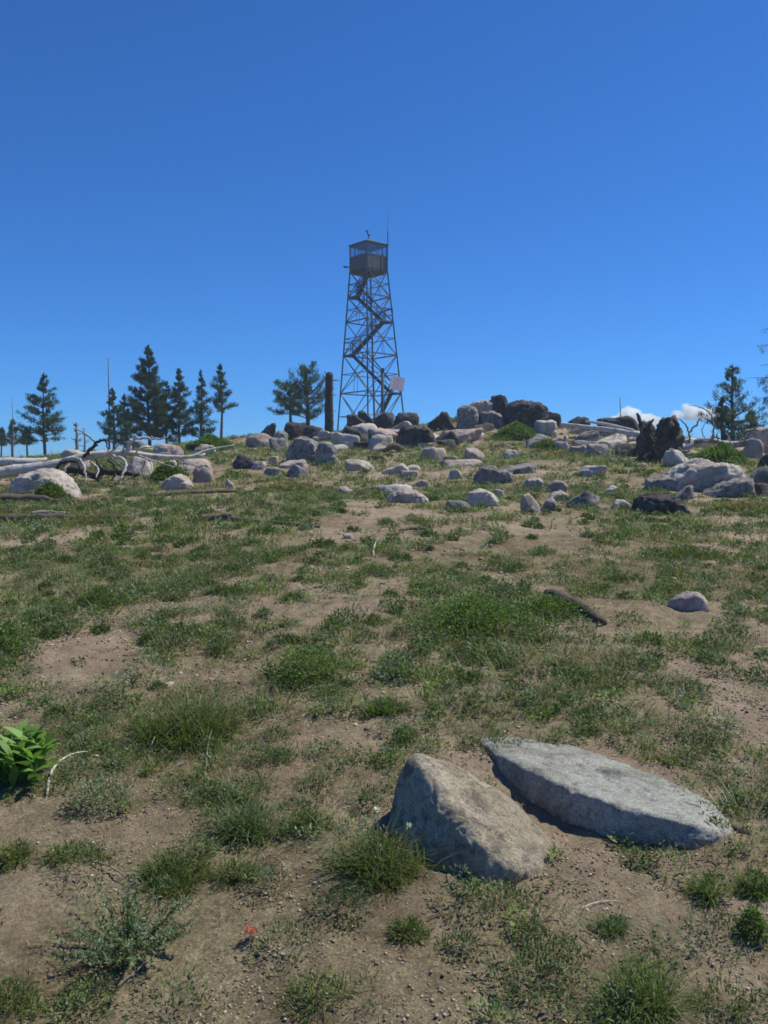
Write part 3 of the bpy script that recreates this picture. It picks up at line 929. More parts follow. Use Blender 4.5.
def cover():
    parts = []
    # tufts in three depth bands of even world density
    for y0, y1, N, nb, hh, ww in ((1.3, 4.5, 2600, 38, .055, .0030), (4.5, 10, 7200, 26, .075, .0050), (10, 20, 12500, 16, .105, .010), (20, 52, 34000, 10, .15, .019)):
        x, y = scatter(N, y0, y1)
        m = (rng.random(N) < veg(x, y) ** 1.6 * 1.25) & off_rocks(x, y)
        x, y = x[m], y[m]
        k = len(x)
        sz = rng.lognormal(0, .42, k) * (.5 + .75 * veg(x, y))
        parts.append(tuft_strips(x, y, .045 * sz + hh * .3, hh * sz, nb, np.full(k, ww), zone_cols(x, y, nb)))
    v, f, c = join(parts)
    o = mesh('grass', v, f, M['blade'], tint=c, smooth=False)
    tag(o, 'patchy green and straw coloured grass covering the slope', 'grass', kind='stuff')
    # leafy ground cover
    parts = []
    for y0, y1, N, nl, ls in ((1.3, 4.5, 1100, 50, .020), (4.5, 10, 3800, 38, .030), (10, 20, 5200, 24, .05), (20, 50, 8000, 14, .085)):
        x, y = scatter(N, y0, y1)
        m = (rng.random(N) < veg(x + 3, y) * veg(x, y) * 1.7) & off_rocks(x, y)
        x, y = x[m], y[m]; k = len(x)
        rr = np.repeat(.05 * rng.lognormal(0, .5, k) + ls * .8, nl); hh = np.repeat(.035 * rng.lognormal(0, .4, k) + ls * .5, nl)
        n = k * nl
        a = rng.uniform(0, 2 * np.pi, n); q = rng.random(n) ** .6; zt = rng.random(n)
        px = np.repeat(x, nl) + np.cos(a) * q * rr * np.sqrt(1 - zt ** 2)
        py = np.repeat(y, nl) + np.sin(a) * q * rr * np.sqrt(1 - zt ** 2)
        pz_ = H(px, py) + zt * hh
        L = ls * rng.uniform(.6, 1.3, n)
        pal = rng.random(k)
        base = np.where(pal[:, None] < .5, pick(GREEN, k), np.where(pal[:, None] < .78, pick(SILVER, k), pick(BRIGHT, k)))
        c = np.repeat(base, nl, 0) * (1 + rng.uniform(-.22, .22, (n, 1)))
        parts.append(strips(np.stack([px, py, pz_], 1), a + rng.normal(0, .9, n), rng.normal(.6, .4, n), rng.uniform(0, .9, n), L, L * .36, c, [.3, 1, .0], rng.normal(0, .5, n)))
    for y0, y1, N, nl, ls in ((2.2, 5, 340, 340, .015), (5, 10, 640, 280, .026), (10, 20, 1000, 150, .045), (20, 46, 1100, 70, .085)):
        x, y = scatter(N, y0, y1)
        m = (rng.random(N) < .25 + veg(x, y)) & off_rocks(x, y, 1.1)
        for a_, b_ in zip(x[m], y[m]):
            q = rng.lognormal(0, .35); br = rng.random()
            rx = (.11 + .35 * ls) * q; hh = (.07 + .5 * ls) * q
            pal = {'g': 3, 's': .8} if br < .6 else ({'b': 2, 'g': 2} if br < .78 else {'s': 3, 'g': 1, 'd': .3})
            parts.append(leaves_in_dome(a_, b_, rx, hh, nl, ls, .34, mixpal(nl, pal) * rng.uniform(.7, 1.05), .8))
    v, f, c = join(parts)
    o = mesh('ground_cover', v, f, M['leaf'], tint=c, smooth=False)
    tag(o, 'low leafy green and silvery plants between the grass tufts', 'ground cover', kind='stuff')
    # dry litter: straw and needles lying on the soil
    parts = []
    for y0, y1, N, L0, w in ((1.3, 5, 30000, .032, .0016), (5, 12, 34000, .05, .0032), (12, 30, 26000, .09, .007)):
        x, y = scatter(N, y0, y1)
        m = (rng.random(N) < .35 + .65 * veg(x, y)) & off_rocks(x, y, .9)
        x, y = x[m], y[m]; n = len(x)
        z = H(x, y) + .003
        c = pick(DRY, n, .35)
        dk = rng.random(n) < .35
        c[dk] *= .35
        parts.append(strips(np.stack([x, y, z], 1), rng.uniform(0, 6.28, n), rng.normal(.12, .22, n), rng.normal(.1, .3, n), L0 * rng.lognormal(0, .5, n), np.full(n, w), c, [1, 1, 0]))
    v, f, c = join(parts)
    o = mesh('dry_litter', v, f, M['blade'], tint=c, smooth=False)
    tag(o, 'dry straw and plant litter strewn on the soil', 'litter', kind='stuff')


cover()


def gravel():
    V, Fc, C, n0 = [], [], [], 0
    dirs, f = ico(1)
    protos = []
    for s in range(8):
        r = np.random.default_rng(900 + s)
        q = dirs * (1 + r.uniform(-.3, .2, (len(dirs), 1))) * r.uniform(.6, 1.1, 3) * np.array([1, 1, .7])
        protos.append(q)
    for y0, y1, N, s0 in ((1.3, 3.8, 48000, .0032), (3.8, 8, 26000, .0060), (8, 22, 9000, .014)):
        x, y = scatter(N, y0, y1, 1.15, .3)
        m = (rng.random(N) < (1.05 - .7 * veg(x, y)) * sst(-.5, .45, fbm2(x, y, .5, 3, 61))) & off_rocks(x, y, .95)
        x, y = x[m], y[m]; n = len(x)
        z = H(x, y)
        s = np.minimum(s0 * rng.lognormal(0, .5, n), s0 * 2.4)
        a = rng.uniform(0, 6.28, n)
        k = rng.integers(0, 8, n)
        col = np.array([[.27, .21, .15], [.36, .28, .20], [.44, .37, .28], [.17, .13, .095], [.30, .235, .17]])[rng.integers(0, 5, n)] * (1 + rng.uniform(-.2, .2, (n, 1)))
        br = rng.random(n) < .015
        col[br] = (.55, .51, .44)
        q = np.stack(protos)[k] * s[:, None, None]
        ca, sa = np.cos(a)[:, None], np.sin(a)[:, None]
        X = q[:, :, 0] * ca - q[:, :, 1] * sa + x[:, None]
        Y = q[:, :, 0] * sa + q[:, :, 1] * ca + y[:, None]
        Z = q[:, :, 2] + (z + s * .2)[:, None]
        V.append(np.stack([X, Y, Z], 2).reshape(-1, 3))
        nv = len(dirs)
        Fc.append((f[None] + (np.arange(n) * nv)[:, None, None]).reshape(-1, 3) + n0)
        C.append(np.repeat(col, nv, 0)); n0 += n * nv
    t = NT('gravel_stone')
    a = t.n('ShaderNodeAttribute', attribute_name='tint').outputs['Color']
    p = wpos(t)
    col = t.mix(.7, a, t.ramp(t.noise(p, 220, 3, .7), [(.3, .7), (.7, 1.25)]), 'MULTIPLY')
    o = mesh('gravel', np.vstack(V), np.vstack(Fc), t.fin(col, .9, spec=.15), tint=np.vstack(C), smooth=False)
    tag(o, 'coarse tan and brown granite grit on the bare soil', 'gravel', kind='stuff')


gravel()


# --- plants that stand out one by one
def plant(kind, px, py, wpx, hpx, label, pal, D=None, name=None, cat=None, dens=1.0, group=None, flowers=None):
    if D: x, y, _ = P(px, py, D); g = hz(x, y)
    else: x, y, g = G(px, py)
    y += wpx * y / F * .3
    x, y2, _ = P(px, py, y)
    w = wpx * y / F; h = hpx * y / F * .95
    k = y / F            # metres per pixel
    loc = (x, y, float(H(x, y)[0]))
    parts = []
    if kind == 'tuft':
        n = int((150 + 1300 * min(1, w * h * 9)) * dens)
        bw = max(.0022, k * .95)
        nt = max(6, int(n / 45))
        a = rng.uniform(0, 6.28, nt); q = rng.random(nt) ** .6 * w * .46
        parts.append(tuft_strips(x + np.cos(a) * q, y + np.sin(a) * q, np.full(nt, w * .13), np.full(nt, h) * rng.uniform(.4, 1.1, nt) * (1.1 - .55 * q / (w * .46)), 60, np.full(nt, bw), mixpal(nt * 60, pal)))
        nl = int(n * .9); parts.append(leaves_in_dome(x, y, w * .5, h * .55, nl, max(.014, k * 3), .3, mixpal(nl, pal) * .95, .9))
    elif kind == 'bush':
        n = int((500 + 7500 * min(1.2, w * h * 1.6)) * dens)
        ls = max(.016, k * 3.4)
        parts.append(leaves_in_dome(x, y, w * .52, h * .95, n, ls, .38, mixpal(n, pal), .7))
        parts.append(tuft_strips(np.full(6, x), np.full(6, y), np.full(6, w * .35), np.full(6, h * .9), 12, np.full(6, max(.002, k * .6)), mixpal(72, {'o': 1, 'd': .5})))
    elif kind == 'silver':
        n = int(2200 * dens)
        ns = 90
        a = rng.uniform(0, 6.28, ns); q = rng.random(ns) ** .6
        bx, by = x + np.cos(a) * q * w * .2, y + np.sin(a) * q * w * .2
        el = np.pi / 2 - q * 1.05; L = h * rng.uniform(.55, 1.1, ns)
        parts.append(strips(np.stack([bx, by, H(bx, by)], 1), a, el, np.full(ns, .3), L, np.full(ns, .003), mixpal(ns, {'o': 1}), [1, .8, 0]))
        i = rng.integers(0, ns, n); t = rng.uniform(.15, 1.1, n)
        e = el[i] - .15 * t
        p0 = np.stack([bx[i] + np.cos(a[i]) * np.cos(e) * L[i] * t, by[i] + np.sin(a[i]) * np.cos(e) * L[i] * t, H(bx[i], by[i]) + np.sin(e) * L[i] * t], 1)
        parts.append(strips(p0, rng.uniform(0, 6.28, n), rng.normal(.7, .4, n), rng.uniform(0, .8, n), rng.uniform(.010, .022, n), rng.uniform(.0035, .0065, n), mixpal(n, pal), [.3, 1, 0], rng.normal(0, .5, n)))
    elif kind == 'broad':
        ns = 26
        for s in range(ns):
            a0 = rng.uniform(0, 6.28); q = rng.random() ** .6
            bx, by = x + math.cos(a0) * q * w * .42, y + math.sin(a0) * q * w * .38
            n = 8
            az = a0 + np.arange(n) * 2.4 + rng.normal(0, .3, n)
            zz = float(H(bx, by)[0]) + np.linspace(.02, h * .55, n) * rng.uniform(.7, 1.1)
            L = rng.uniform(.10, .165, n)
            parts.append(strips(np.stack([np.full(n, bx), np.full(n, by), zz], 1), az, rng.uniform(.7, 1.25, n), rng.uniform(.3, 1.2, n), L, L * .27, pick(np.array([[.14, .26, .045], [.20, .34, .08], [.10, .20, .035]]), n), [.25, .8, 1, .7, 0], rng.normal(0, .35, n)))
    v, f, c = join(parts)
    nm = name or {'tuft': 'grass_tuft', 'bush': 'shrub', 'silver': 'shrub', 'broad': 'leafy_plant'}[kind]
    ct = cat or {'tuft': 'grass tuft', 'bush': 'shrub', 'silver': 'shrub', 'broad': 'plant'}[kind]
    if flowers:
        root = empty(nm, loc, label, ct, group)
        o = mesh('foliage', v - np.array(loc), f, M['leaf'], root, False, tint=c)
        for fx, fy, col in flowers:
            q = Vector(P(fx, fy, y - w * .25)) - Vector(loc)
            mb = MB(); mb.tube([(q.x * .6, q.y, 0), (q.x * .9, q.y, q.z * .6), (q.x, q.y, q.z)], .0014, 4)
            st = mb.build('stem', M['stem'], root)
            n = 34
            a = rng.uniform(0, 6.28, n)
            vv, ff, cc = strips(np.tile(np.array([q.x, q.y, q.z]), (n, 1)) + rng.normal(0, .003, (n, 3)), a, rng.uniform(0, 1.4, n), rng.uniform(0, 1, n), rng.uniform(.008, .017, n), np.full(n, .005), np.clip(np.array(col)[None] * rng.uniform(.8, 1.2, (n, 1)), 0, .9), [.5, 1, 0])
            mesh('flower', vv, ff, M['leaf'], root, False, tint=cc)
        return root
    o = mesh(nm, v, f, M['leaf'] if kind != 'tuft' else M['blade'], None, False, tint=c, loc=loc)
    return tag(o, label, ct, group)


M['stem'] = NT('pale_stem').fin((.25, .27, .16), .7)
GG = {'g': 3, 'o': 1.4, 'd': .25}
plant('broad', 18, 792, 84, 58, 'bright plant with broad pointed leaves by the picture edge', None)
plant('tuft', 188, 742, 100, 66, 'largest yellow green grass clump with dark base', {'o': 2, 'g': 2, 'd': .3, 'b': .6}, dens=1.6)
plant('silver', 128, 968, 112, 70, 'silvery green wispy shrub on bare ground', {'s': 2.5, 'g': 1}, dens=1.5)
plant('tuft', 172, 890, 74, 54, 'dense dark green tuft beside a smaller twin on bare soil', GG, dens=1.6)
plant('tuft', 236, 885, 56, 40, 'smaller dark green tuft beside a dense one on bare soil', GG, dens=1.3)
plant('tuft', 78, 872, 66, 36, 'wide low tuft uphill of the silvery shrub', GG)
plant('tuft', 16, 868, 46, 40, 'tuft below the broad leaved plant', {'g': 2, 'o': 2})
plant('tuft', 10, 1022, 60, 56, 'dark green tuft in the bottom corner below the silvery shrub', GG, dens=1.3)
plant('tuft', 316, 1022, 74, 44, 'fresh green tuft at the bottom edge on bare gravel', {'b': 1, 'g': 2, 'd': .3})
plant('tuft', 250, 838, 62, 58, 'loose grey green tuft with upright leaves above the dark tufts', {'s': 1.5, 'g': 2})
plant('tuft', 308, 834, 46, 38, 'round tuft between the loose grey green tuft and the boulder', GG)
plant('bush', 100, 822, 70, 42, 'low silvery plant with small leaves beside the broad leaved plant', {'s': 3, 'g': 1})
plant('tuft', 382, 888, 92, 76, 'yellow green tuft with white flower heads before the brown boulder', {'g': 2, 'o': 1.6, 'b': .6, 'd': .4}, dens=1.5,
      flowers=[(377, 811, (.78, .8, .74)), (408, 826, (.55, .62, .45))])
plant('tuft', 410, 950, 42, 34, 'small round dark tuft alone on gravel', GG, dens=1.5)
plant('tuft', 640, 1020, 84, 100, 'tall thin grass clump at the bottom edge', {'b': 1, 'g': 3, 'd': .2}, dens=.9)
plant('tuft', 722, 1016, 60, 46, 'short sparse tuft near the bottom corner under the slab', GG, dens=.6)
plant('tuft', 608, 940, 36, 36, 'thin grey green tuft uphill of the tall grass clump', {'s': 1, 'g': 2}, dens=.6)
plant('tuft', 712, 905, 50, 46, 'green tuft on gravel below the long slab', {'b': 1, 'g': 2}, dens=.8)
plant('tuft', 756, 900, 40, 50, 'taller green tuft at the picture edge below the long slab', {'b': 1, 'g': 2})
plant('bush', 752, 945, 36, 34, 'small bright leafy weed by the edge of the gravel', {'b': 3, 'o': 1})
plant('bush', 476, 640, 150, 40, 'wide bright green mat of shrub beside a dark log', {'b': 3, 'g': 1.4}, dens=1.6)
plant('bush', 545, 622, 96, 26, 'smaller bright mat of shrub touching the dark log', {'b': 2, 'g': 1.4}, dens=1.3)
plant('bush', 312, 684, 86, 36, 'bright green leafy shrub in the middle of the slope', {'b': 3, 'g': 1.2}, dens=1.4)
plant('bush', 8, 662, 52, 38, 'bright green shrub cut by the picture edge', {'b': 3, 'g': 1}, dens=1.3)
plant('tuft', 592, 724, 36, 22, 'dark little tuft above the long slab', {'g': 3}, dens=1.2)
plant('tuft', 386, 716, 46, 26, 'green tuft below the middle shrub', {'b': 1, 'g': 2})
plant('bush', 402, 748, 40, 24, 'leafy clump just uphill of the brown boulder', {'b': 1, 'g': 2, 's': 1})
plant('tuft', 100, 606, 60, 22, 'dark grass clump uphill of the bright edge shrub', {'g': 3, 's': 1})
plant('tuft', 690, 560, 90, 20, 'long pale green grass clump on the open slope', {'g': 2, 'o': 2})
plant('bush', 517, 441, 42, 16, 'bright yellow green bush below the boulder pile', {'b': 3, 'o': 1.5}, D=37.5, dens=1.8)
plant('bush', 168, 480, 34, 17, 'bright green bush under the fallen tree limbs', {'b': 3, 'g': 1}, dens=1.6)
plant('bush', 210, 447, 40, 16, 'green bush on the skyline by the slender pine', {'b': 2, 'g': 1}, D=36, dens=1.3)
plant('bush', 722, 464, 50, 22, 'bright green bush above the broad pale outcrop', {'b': 3, 'g': 1}, D=27.5, dens=1.8)
plant('tuft', 752, 512, 70, 18, 'straw coloured grass below the outcrop ledge', {'d': 2, 'o': 2}, dens=1.4)
plant('bush', 50, 500, 40, 20, 'green weeds growing in front of the large pale boulder', {'b': 1, 'o': 2, 'g': 2}, D=16.0, dens=.7)
plant('tuft', 290, 492, 60, 18, 'golden dry grass clump below the angular grey stone', {'d': 2.5, 'o': 2}, dens=1.4)
plant('tuft', 560, 458, 54, 9, 'strip of dry grass below the small brown rock', {'d': 3, 'o': 2}, dens=1.2)
plant('bush', 548, 452, 28, 10, 'low green weeds beside the small brown rock', {'b': 3, 'o': 1}, D=34, dens=1)
plant('tuft', 90, 524, 90, 18, 'dry tipped grass along the dark log', {'d': 1.5, 'o': 2, 'g': 1}, dens=1.5)
plant('tuft', 440, 452, 36, 9, 'dry grass by the big dark boulder', {'d': 3, 'o': 2}, dens=1.2)

# red flower
x, y, z = G(250, 944)
root = empty('flower', (x, y, z), 'small red wildflower on the bare ground', 'flower')
mb = MB(); mb.tube([(0, 0, -.01), (.004, 0, .02), (.002, .003, .035)], .0012, 4); mb.build('stem', M['stem'], root)
n = 46
v, f, c = strips(np.tile(np.array([.002, .003, .033]), (n, 1)) + rng.normal(0, .008, (n, 3)) * [1.4, 1, .7], rng.uniform(0, 6.28, n), rng.uniform(-.2, 1.3, n), rng.uniform(0, 1, n),
                 rng.uniform(.008, .018, n), np.full(n, .004), pick(np.array([[.45, .035, .02], [.5, .08, .04]]), n), [.6, 1, 0])
mesh('petals', v, f, M['leaf'], root, False, tint=c)


# ------------------------------------------------------------------ sticks and logs
def stick(name, cat, label, pts, rad, mat, jit=.25, n=6, Ds=None, sub=5, seed=3):
    """pts: (px,py,D)"""
    w = [P(a, b, d) for a, b, d in pts]
    q, r = smoothpath(w, rad, sub, jit, seed)
    mb = MB(); mb.tube(q, r, n, .12, seed)
    o = mb.build(name, M[mat], None, True, loc=w[0])
    return tag(o, label, cat)


def gstick(name, cat, label, pts, rad, mat, lift=0.0, **kw):
    """pixels lying on the ground, lifted in metres"""
    w = []
    for a in pts:
        x, y, z = G(a[0], a[1])
        w.append((x, y, float(H(x, y)[0]) + (a[2] if len(a) > 2 else lift)))
    q, r = smoothpath(w, rad, 5, kw.get('jit', .3), kw.get('seed', 5))
    mb = MB(); mb.tube(q, r, kw.get('n', 6), .15, 4)
    return tag(mb.build(name, M[mat], None, True, loc=w[0]), label, cat)


gstick('stick', 'stick', 'pale bent stick lying beside the broad leaved plant', [(46, 800, .0), (52, 779, .02), (68, 764, .03), (90, 755, .02)], [.005, .006, .004, .002], 'deadwood')
gstick('stick', 'stick', 'short pale twig standing in the large grass clump', [(149, 758, 0), (151, 748, .03), (155, 742, .05)], [.003, .0028, .0018], 'deadwood')
gstick('stick', 'stick', 'thin pale twig rising at the edge of the large grass clump', [(205, 772, 0), (208, 752, .03), (212, 738, .06)], [.0028, .0024, .0016], 'deadwood')
gstick('stick', 'stick', 'pale splinter of wood sticking up on the upper slope', [(373, 556, 0), (374, 552, .03), (376, 548, .07)], [.010, .012, .003], 'deadwood')
gstick('stick', 'stick', 'thin dry twig on the ground below the silvery shrub', [(118, 988, .005), (135, 975, .02), (152, 962, .01)], [.003, .003, .002], 'greywood')
gstick('stick', 'stick', 'dry twig leaning on the brown boulder beside the flowers', [(420, 868, .0), (434, 850, .03), (450, 845, .05)], [.0022, .002, .0014], 'greywood')
gstick('stick', 'stick', 'straight dry stem lying on gravel below the boulder', [(580, 915, .004), (600, 908, .01), (618, 902, .006)], [.002, .002, .0012], 'deadwood')
gstick('stick', 'stick', 'greyish twig lying behind the dense dark tuft', [(92, 868, .01), (110, 880, .02), (135, 890, .01)], [.003, .003, .002], 'greywood')
gstick('log', 'log', 'short dark rotten log beside the bright green mat shrub', [(548, 602, .06), (575, 613, .06), (604, 627, .03)], [.05, .065, .03], 'brownlog', n=9)
gstick('log', 'log', 'long dark log lying flat below the large pale boulder', [(-20, 523, .03), (40, 522, .05), (90, 522, .05), (132, 520, .03)], [.07, .08, .07, .04], 'brownlog', n=8)
gstick('log', 'log', 'thin dark log half buried in grass below the pale stones', [(196, 521, .02), (225, 520, .04), (246, 523, .03), (320, 527, .01)], [.04, .06, .05, .02], 'brownlog', n=8)
gstick('log', 'log', 'dark weathered log just above the long flat one', [(-10, 503, .05), (30, 502, .06), (70, 504, .04), (120, 500, .03)], [.07, .08, .06, .04], 'brownlog', n=8)
gstick('log', 'log', 'narrow grey log in the grass near the pale boulder', [(30, 517, .05), (52, 516, .06), (78, 518, .04)], [.03, .04, .03], 'greywood', n=7)
gstick('log', 'log', 'dark stick log in grass under the green bush', [(150, 497, .03), (190, 494, .04), (262, 492, .02)], [.04, .05, .02], 'brownlog', n=7)
gstick('log', 'log', 'weathered branch on the slope below the split boulder', [(400, 533, .03), (418, 530, .05), (436, 534, .02)], [.02, .03, .015], 'brownlog', n=7)


def branchy(name, label, cat, trunk, limbs, mat, darkmat=None):
    root_loc = P(*trunk[0][0]) if True else None
    w0 = [P(*p) for p in trunk[0]]
    root = empty(name, w0[0], label, cat)
    L = Vector(w0[0])
    q, r = smoothpath(w0, trunk[1], 8, .10, 2)
    mb = MB(); mb.tube([p - L for p in q], r, 12, .05, 3)
    mb.build('trunk', M[mat], root, True)
    for i, (pts, rad, mt) in enumerate(limbs):
        q, r = smoothpath([P(*p) for p in pts], [z * .62 for z in rad], 6, .85, 20 + i)
        mb = MB(); mb.tube([p - L for p in q], r, 7, .1, i)
        mb.build('branch', M[mt], root, True)
    return root


T = 20.0
branchy('fallen_tree', 'bleached fallen tree with bare crooked limbs beside the large pale boulder', 'dead tree',
        ([(-90, 478, 19.6), (-20, 474, 19.8), (20, 470, 20), (58, 464, 20.2), (92, 455, 20.4), (127, 453, 20.6), (153, 456, 20.8), (188, 457, 21), (208, 450, 21.2), (234, 445, 21.4)],
         [.15, .14, .13, .11, .09, .072, .06, .045, .03, .012]),
        [([(118, 456, 20.5), (128, 450, 20.5), (132, 441, 20.4), (142, 438, 20.3), (156, 439, 20.3), (168, 437, 20.2)], [.07, .075, .07, .055, .04, .02], 'deadwood'),
         ([(84, 458, 20.3), (92, 448, 20.2), (100, 441, 20.1), (106, 441, 20), (108, 452, 20)], [.07, .065, .05, .035, .02], 'charwood'),
         ([(98, 446, 20.6), (88, 436, 20.7), (76, 429, 20.8)], [.04, .03, .012], 'greywood'),
         ([(60, 464, 20.1), (66, 460, 19.9), (76, 458, 19.8), (82, 462, 19.7), (85, 474, 19.6), (84, 487, 19.5)], [.06, .06, .05, .045, .035, .025], 'deadwood'),
         ([(56, 468, 19.9), (62, 463, 19.6), (74, 461, 19.4), (80, 468, 19.3), (74, 476, 19.3)], [.05, .06, .05, .04, .02], 'charwood'),
         ([(112, 456, 20.3), (122, 459, 20), (127, 466, 19.8), (122, 476, 19.6), (120, 484, 19.5)], [.05, .055, .05, .04, .025], 'deadwood'),
         ([(126, 462, 19.9), (134, 470, 19.7), (130, 480, 19.6)], [.03, .03, .015], 'greywood'),
         ([(138, 456, 20.5), (156, 462, 20.2), (174, 467, 20)], [.04, .035, .025], 'deadwood'),
         ([(82, 478, 19.6), (90, 476, 19.5)], [.02, .01], 'deadwood'),
         ([(96, 460, 20.6), (102, 472, 20.4), (98, 482, 20.2)], [.05, .05, .03], 'charwood'),
         ([(108, 459, 20.9), (116, 470, 20.8), (112, 480, 20.7)], [.05, .045, .03], 'charwood'),
         ([(146, 460, 20.9), (142, 472, 20.8), (146, 480, 20.7)], [.03, .03, .02], 'greywood'),
         ([(104, 457, 20.4), (112, 452, 20.2), (118, 446, 20.1), (121, 451, 20)], [.045, .04, .03, .015], 'deadwood'),
         ([(146, 458, 20.5), (152, 466, 20.3), (149, 478, 20.1)], [.035, .03, .015], 'deadwood'),
         ([(90, 462, 20.2), (98, 468, 19.9), (96, 478, 19.7)], [.04, .035, .02], 'deadwood'),
         ([(168, 456, 20.9), (180, 462, 20.7), (188, 470, 20.6)], [.03, .025, .012], 'greywood'),
         ([(70, 464, 20.2), (64, 470, 20), (66, 482, 19.9)], [.05, .045, .02], 'greywood'),
         ([(134, 455, 20.5), (140, 449, 20.4), (150, 447, 20.4), (158, 450, 20.3)], [.035, .03, .025, .01], 'deadwood'),
         ([(100, 452, 20.7), (112, 458, 20.8), (126, 470, 20.8), (138, 474, 20.8)], [.04, .04, .03, .015], 'greywood'),
         ([(196, 453, 21.1), (204, 457, 21), (214, 458, 21)], [.025, .02, .01], 'deadwood'),
         ([(60, 470, 20.9), (96, 474, 21), (140, 474, 21)], [.14, .16, .08], 'charwood')], 'deadwood')
branchy('log', 'pale log lying behind the arched roots near the trees', 'log',
        ([(-12, 462, 25), (20, 462, 25), (48, 461, 25.4)], [.13, .12, .09]), [([(46, 461, 25.4), (50, 455, 25.2)], [.04, .02], 'deadwood')], 'deadwood')
branchy('fallen_branch', 'twisted dark fallen branch with pale broken stubs below the tower', 'dead branch',
        ([(383, 452, 31), (394, 446, 31.2), (404, 452, 31.4), (418, 457, 31.2), (434, 459, 31), (450, 463, 30.8)], [.06, .13, .14, .13, .12, .05]),
        [([(420, 457, 31), (424, 452, 30.9), (419, 446, 30.8)], [.05, .04, .02], 'deadwood'),
         ([(428, 458, 31), (434, 452, 30.9), (438, 450, 30.8)], [.05, .035, .02], 'deadwood'),
         ([(446, 461, 30.7), (452, 458, 30.6)], [.05, .03], 'deadwood')], 'brownlog')
stubs = []
r3 = random.Random(5)
for i in range(22):
    t = i / 21
    px = 562 + 88 * t; py = 424 + 12 * t
    stubs.append(([(px, py + 1, 37 - 2 * t), (px + r3.uniform(-3, 4), py + r3.uniform(5, 8), 36.6 - 2 * t)], [.035, .018], 'deadwood' if i % 3 else 'greywood'))
branchy('fallen_tree', 'long bleached log bristling with broken stubs behind the uprooted stump', 'dead tree',
        ([(560, 424, 37), (585, 427, 36.4), (610, 430, 35.8), (635, 434, 35.2), (655, 437, 34.8)], [.07, .09, .10, .10, .10]), stubs, 'deadwood')
branchy('log', 'second pale log lying along the upper side of the bristling one', 'log',
        ([(585, 421, 38), (610, 425, 37.6), (634, 431, 37.2)], [.05, .07, .07]), [([(600, 423, 37.8), (603, 419, 37.7)], [.03, .015], 'deadwood')], 'deadwood')

# uprooted stump
def root_plate():
    D = 29.0
    base = P(662, 461, D)
    root = empty('uprooted_stump', base, 'dark uprooted stump with jagged roots standing above the pale outcrop', 'stump')
    dirs, f = ico(5)
    v = dirs.copy()
    v = np.sign(v) * np.abs(v) ** .85
    w = v * np.array([.68, .45, .84])
    # V notch between the narrow left prong and the broad right mass
    w[:, 0] += .10 * np.clip(w[:, 2], 0, 1)
    n = fbm(w * np.array([4.5, 4.5, 2.0]) + 3, 4, .6)
    n2 = fbm(w * np.array([11, 11, 4]) + 8, 3, .6)
    w = w * (1 + .16 * n + .08 * n2)[:, None]
    notch = np.exp(-((w[:, 0] + .14) / .14) ** 2) * np.clip(w[:, 2], 0, 1)
    w[:, 2] -= notch * .5
    w[:, 2] += .58
    mesh('root_mass', w + np.array([0, .2, 0]), f, M['brownlog'], root, False)
    def rt(pts, rad, mt='charwood'):
        q, r = smoothpath([Vector(P(*p)) - Vector(base) for p in pts], rad, 5, .3, int(pts[0][0]))
        mb = MB(); mb.tube(q, r, 7, .2, int(pts[-1][0])); mb.build('root', M[mt], root, True)
    rt([(652, 447, 28.8), (646, 434, 28.7), (641, 424, 28.7), (637, 413, 28.7)], [.16, .13, .09, .03])
    rt([(650, 440, 28.6), (648, 430, 28.6), (651, 422, 28.6), (654, 419, 28.6)], [.10, .09, .05, .02])
    rt([(662, 440, 28.6), (665, 428, 28.5), (670, 417, 28.5)], [.16, .16, .07])
    rt([(673, 440, 28.6), (676, 430, 28.6), (677, 421, 28.5)], [.13, .12, .05])
    rt([(672, 435, 28.8), (677, 424, 28.9), (680, 430, 29)], [.07, .05, .03])
    rt([(650, 455, 28.7), (642, 458, 28.5), (634, 464, 28.4)], [.14, .11, .05])
    rt([(657, 436, 28.4), (659, 426, 28.4), (663, 419, 28.4)], [.09, .08, .04])
    rt([(666, 452, 28.4), (670, 460, 28.2)], [.1, .05])
    rt([(645, 440, 28.6), (641, 432, 28.5), (644, 420, 28.6)], [.06, .05, .02], 'brownlog')
    rt([(678, 448, 28.8), (684, 452, 28.8), (690, 450, 28.7)], [.08, .05, .02], 'greywood')
    # its bleached trunk lying away behind
    rt([(672, 447, 29.4), (692, 443, 30.2), (716, 443, 31), (744, 445, 32)], [.20, .17, .14, .10], 'deadwood')


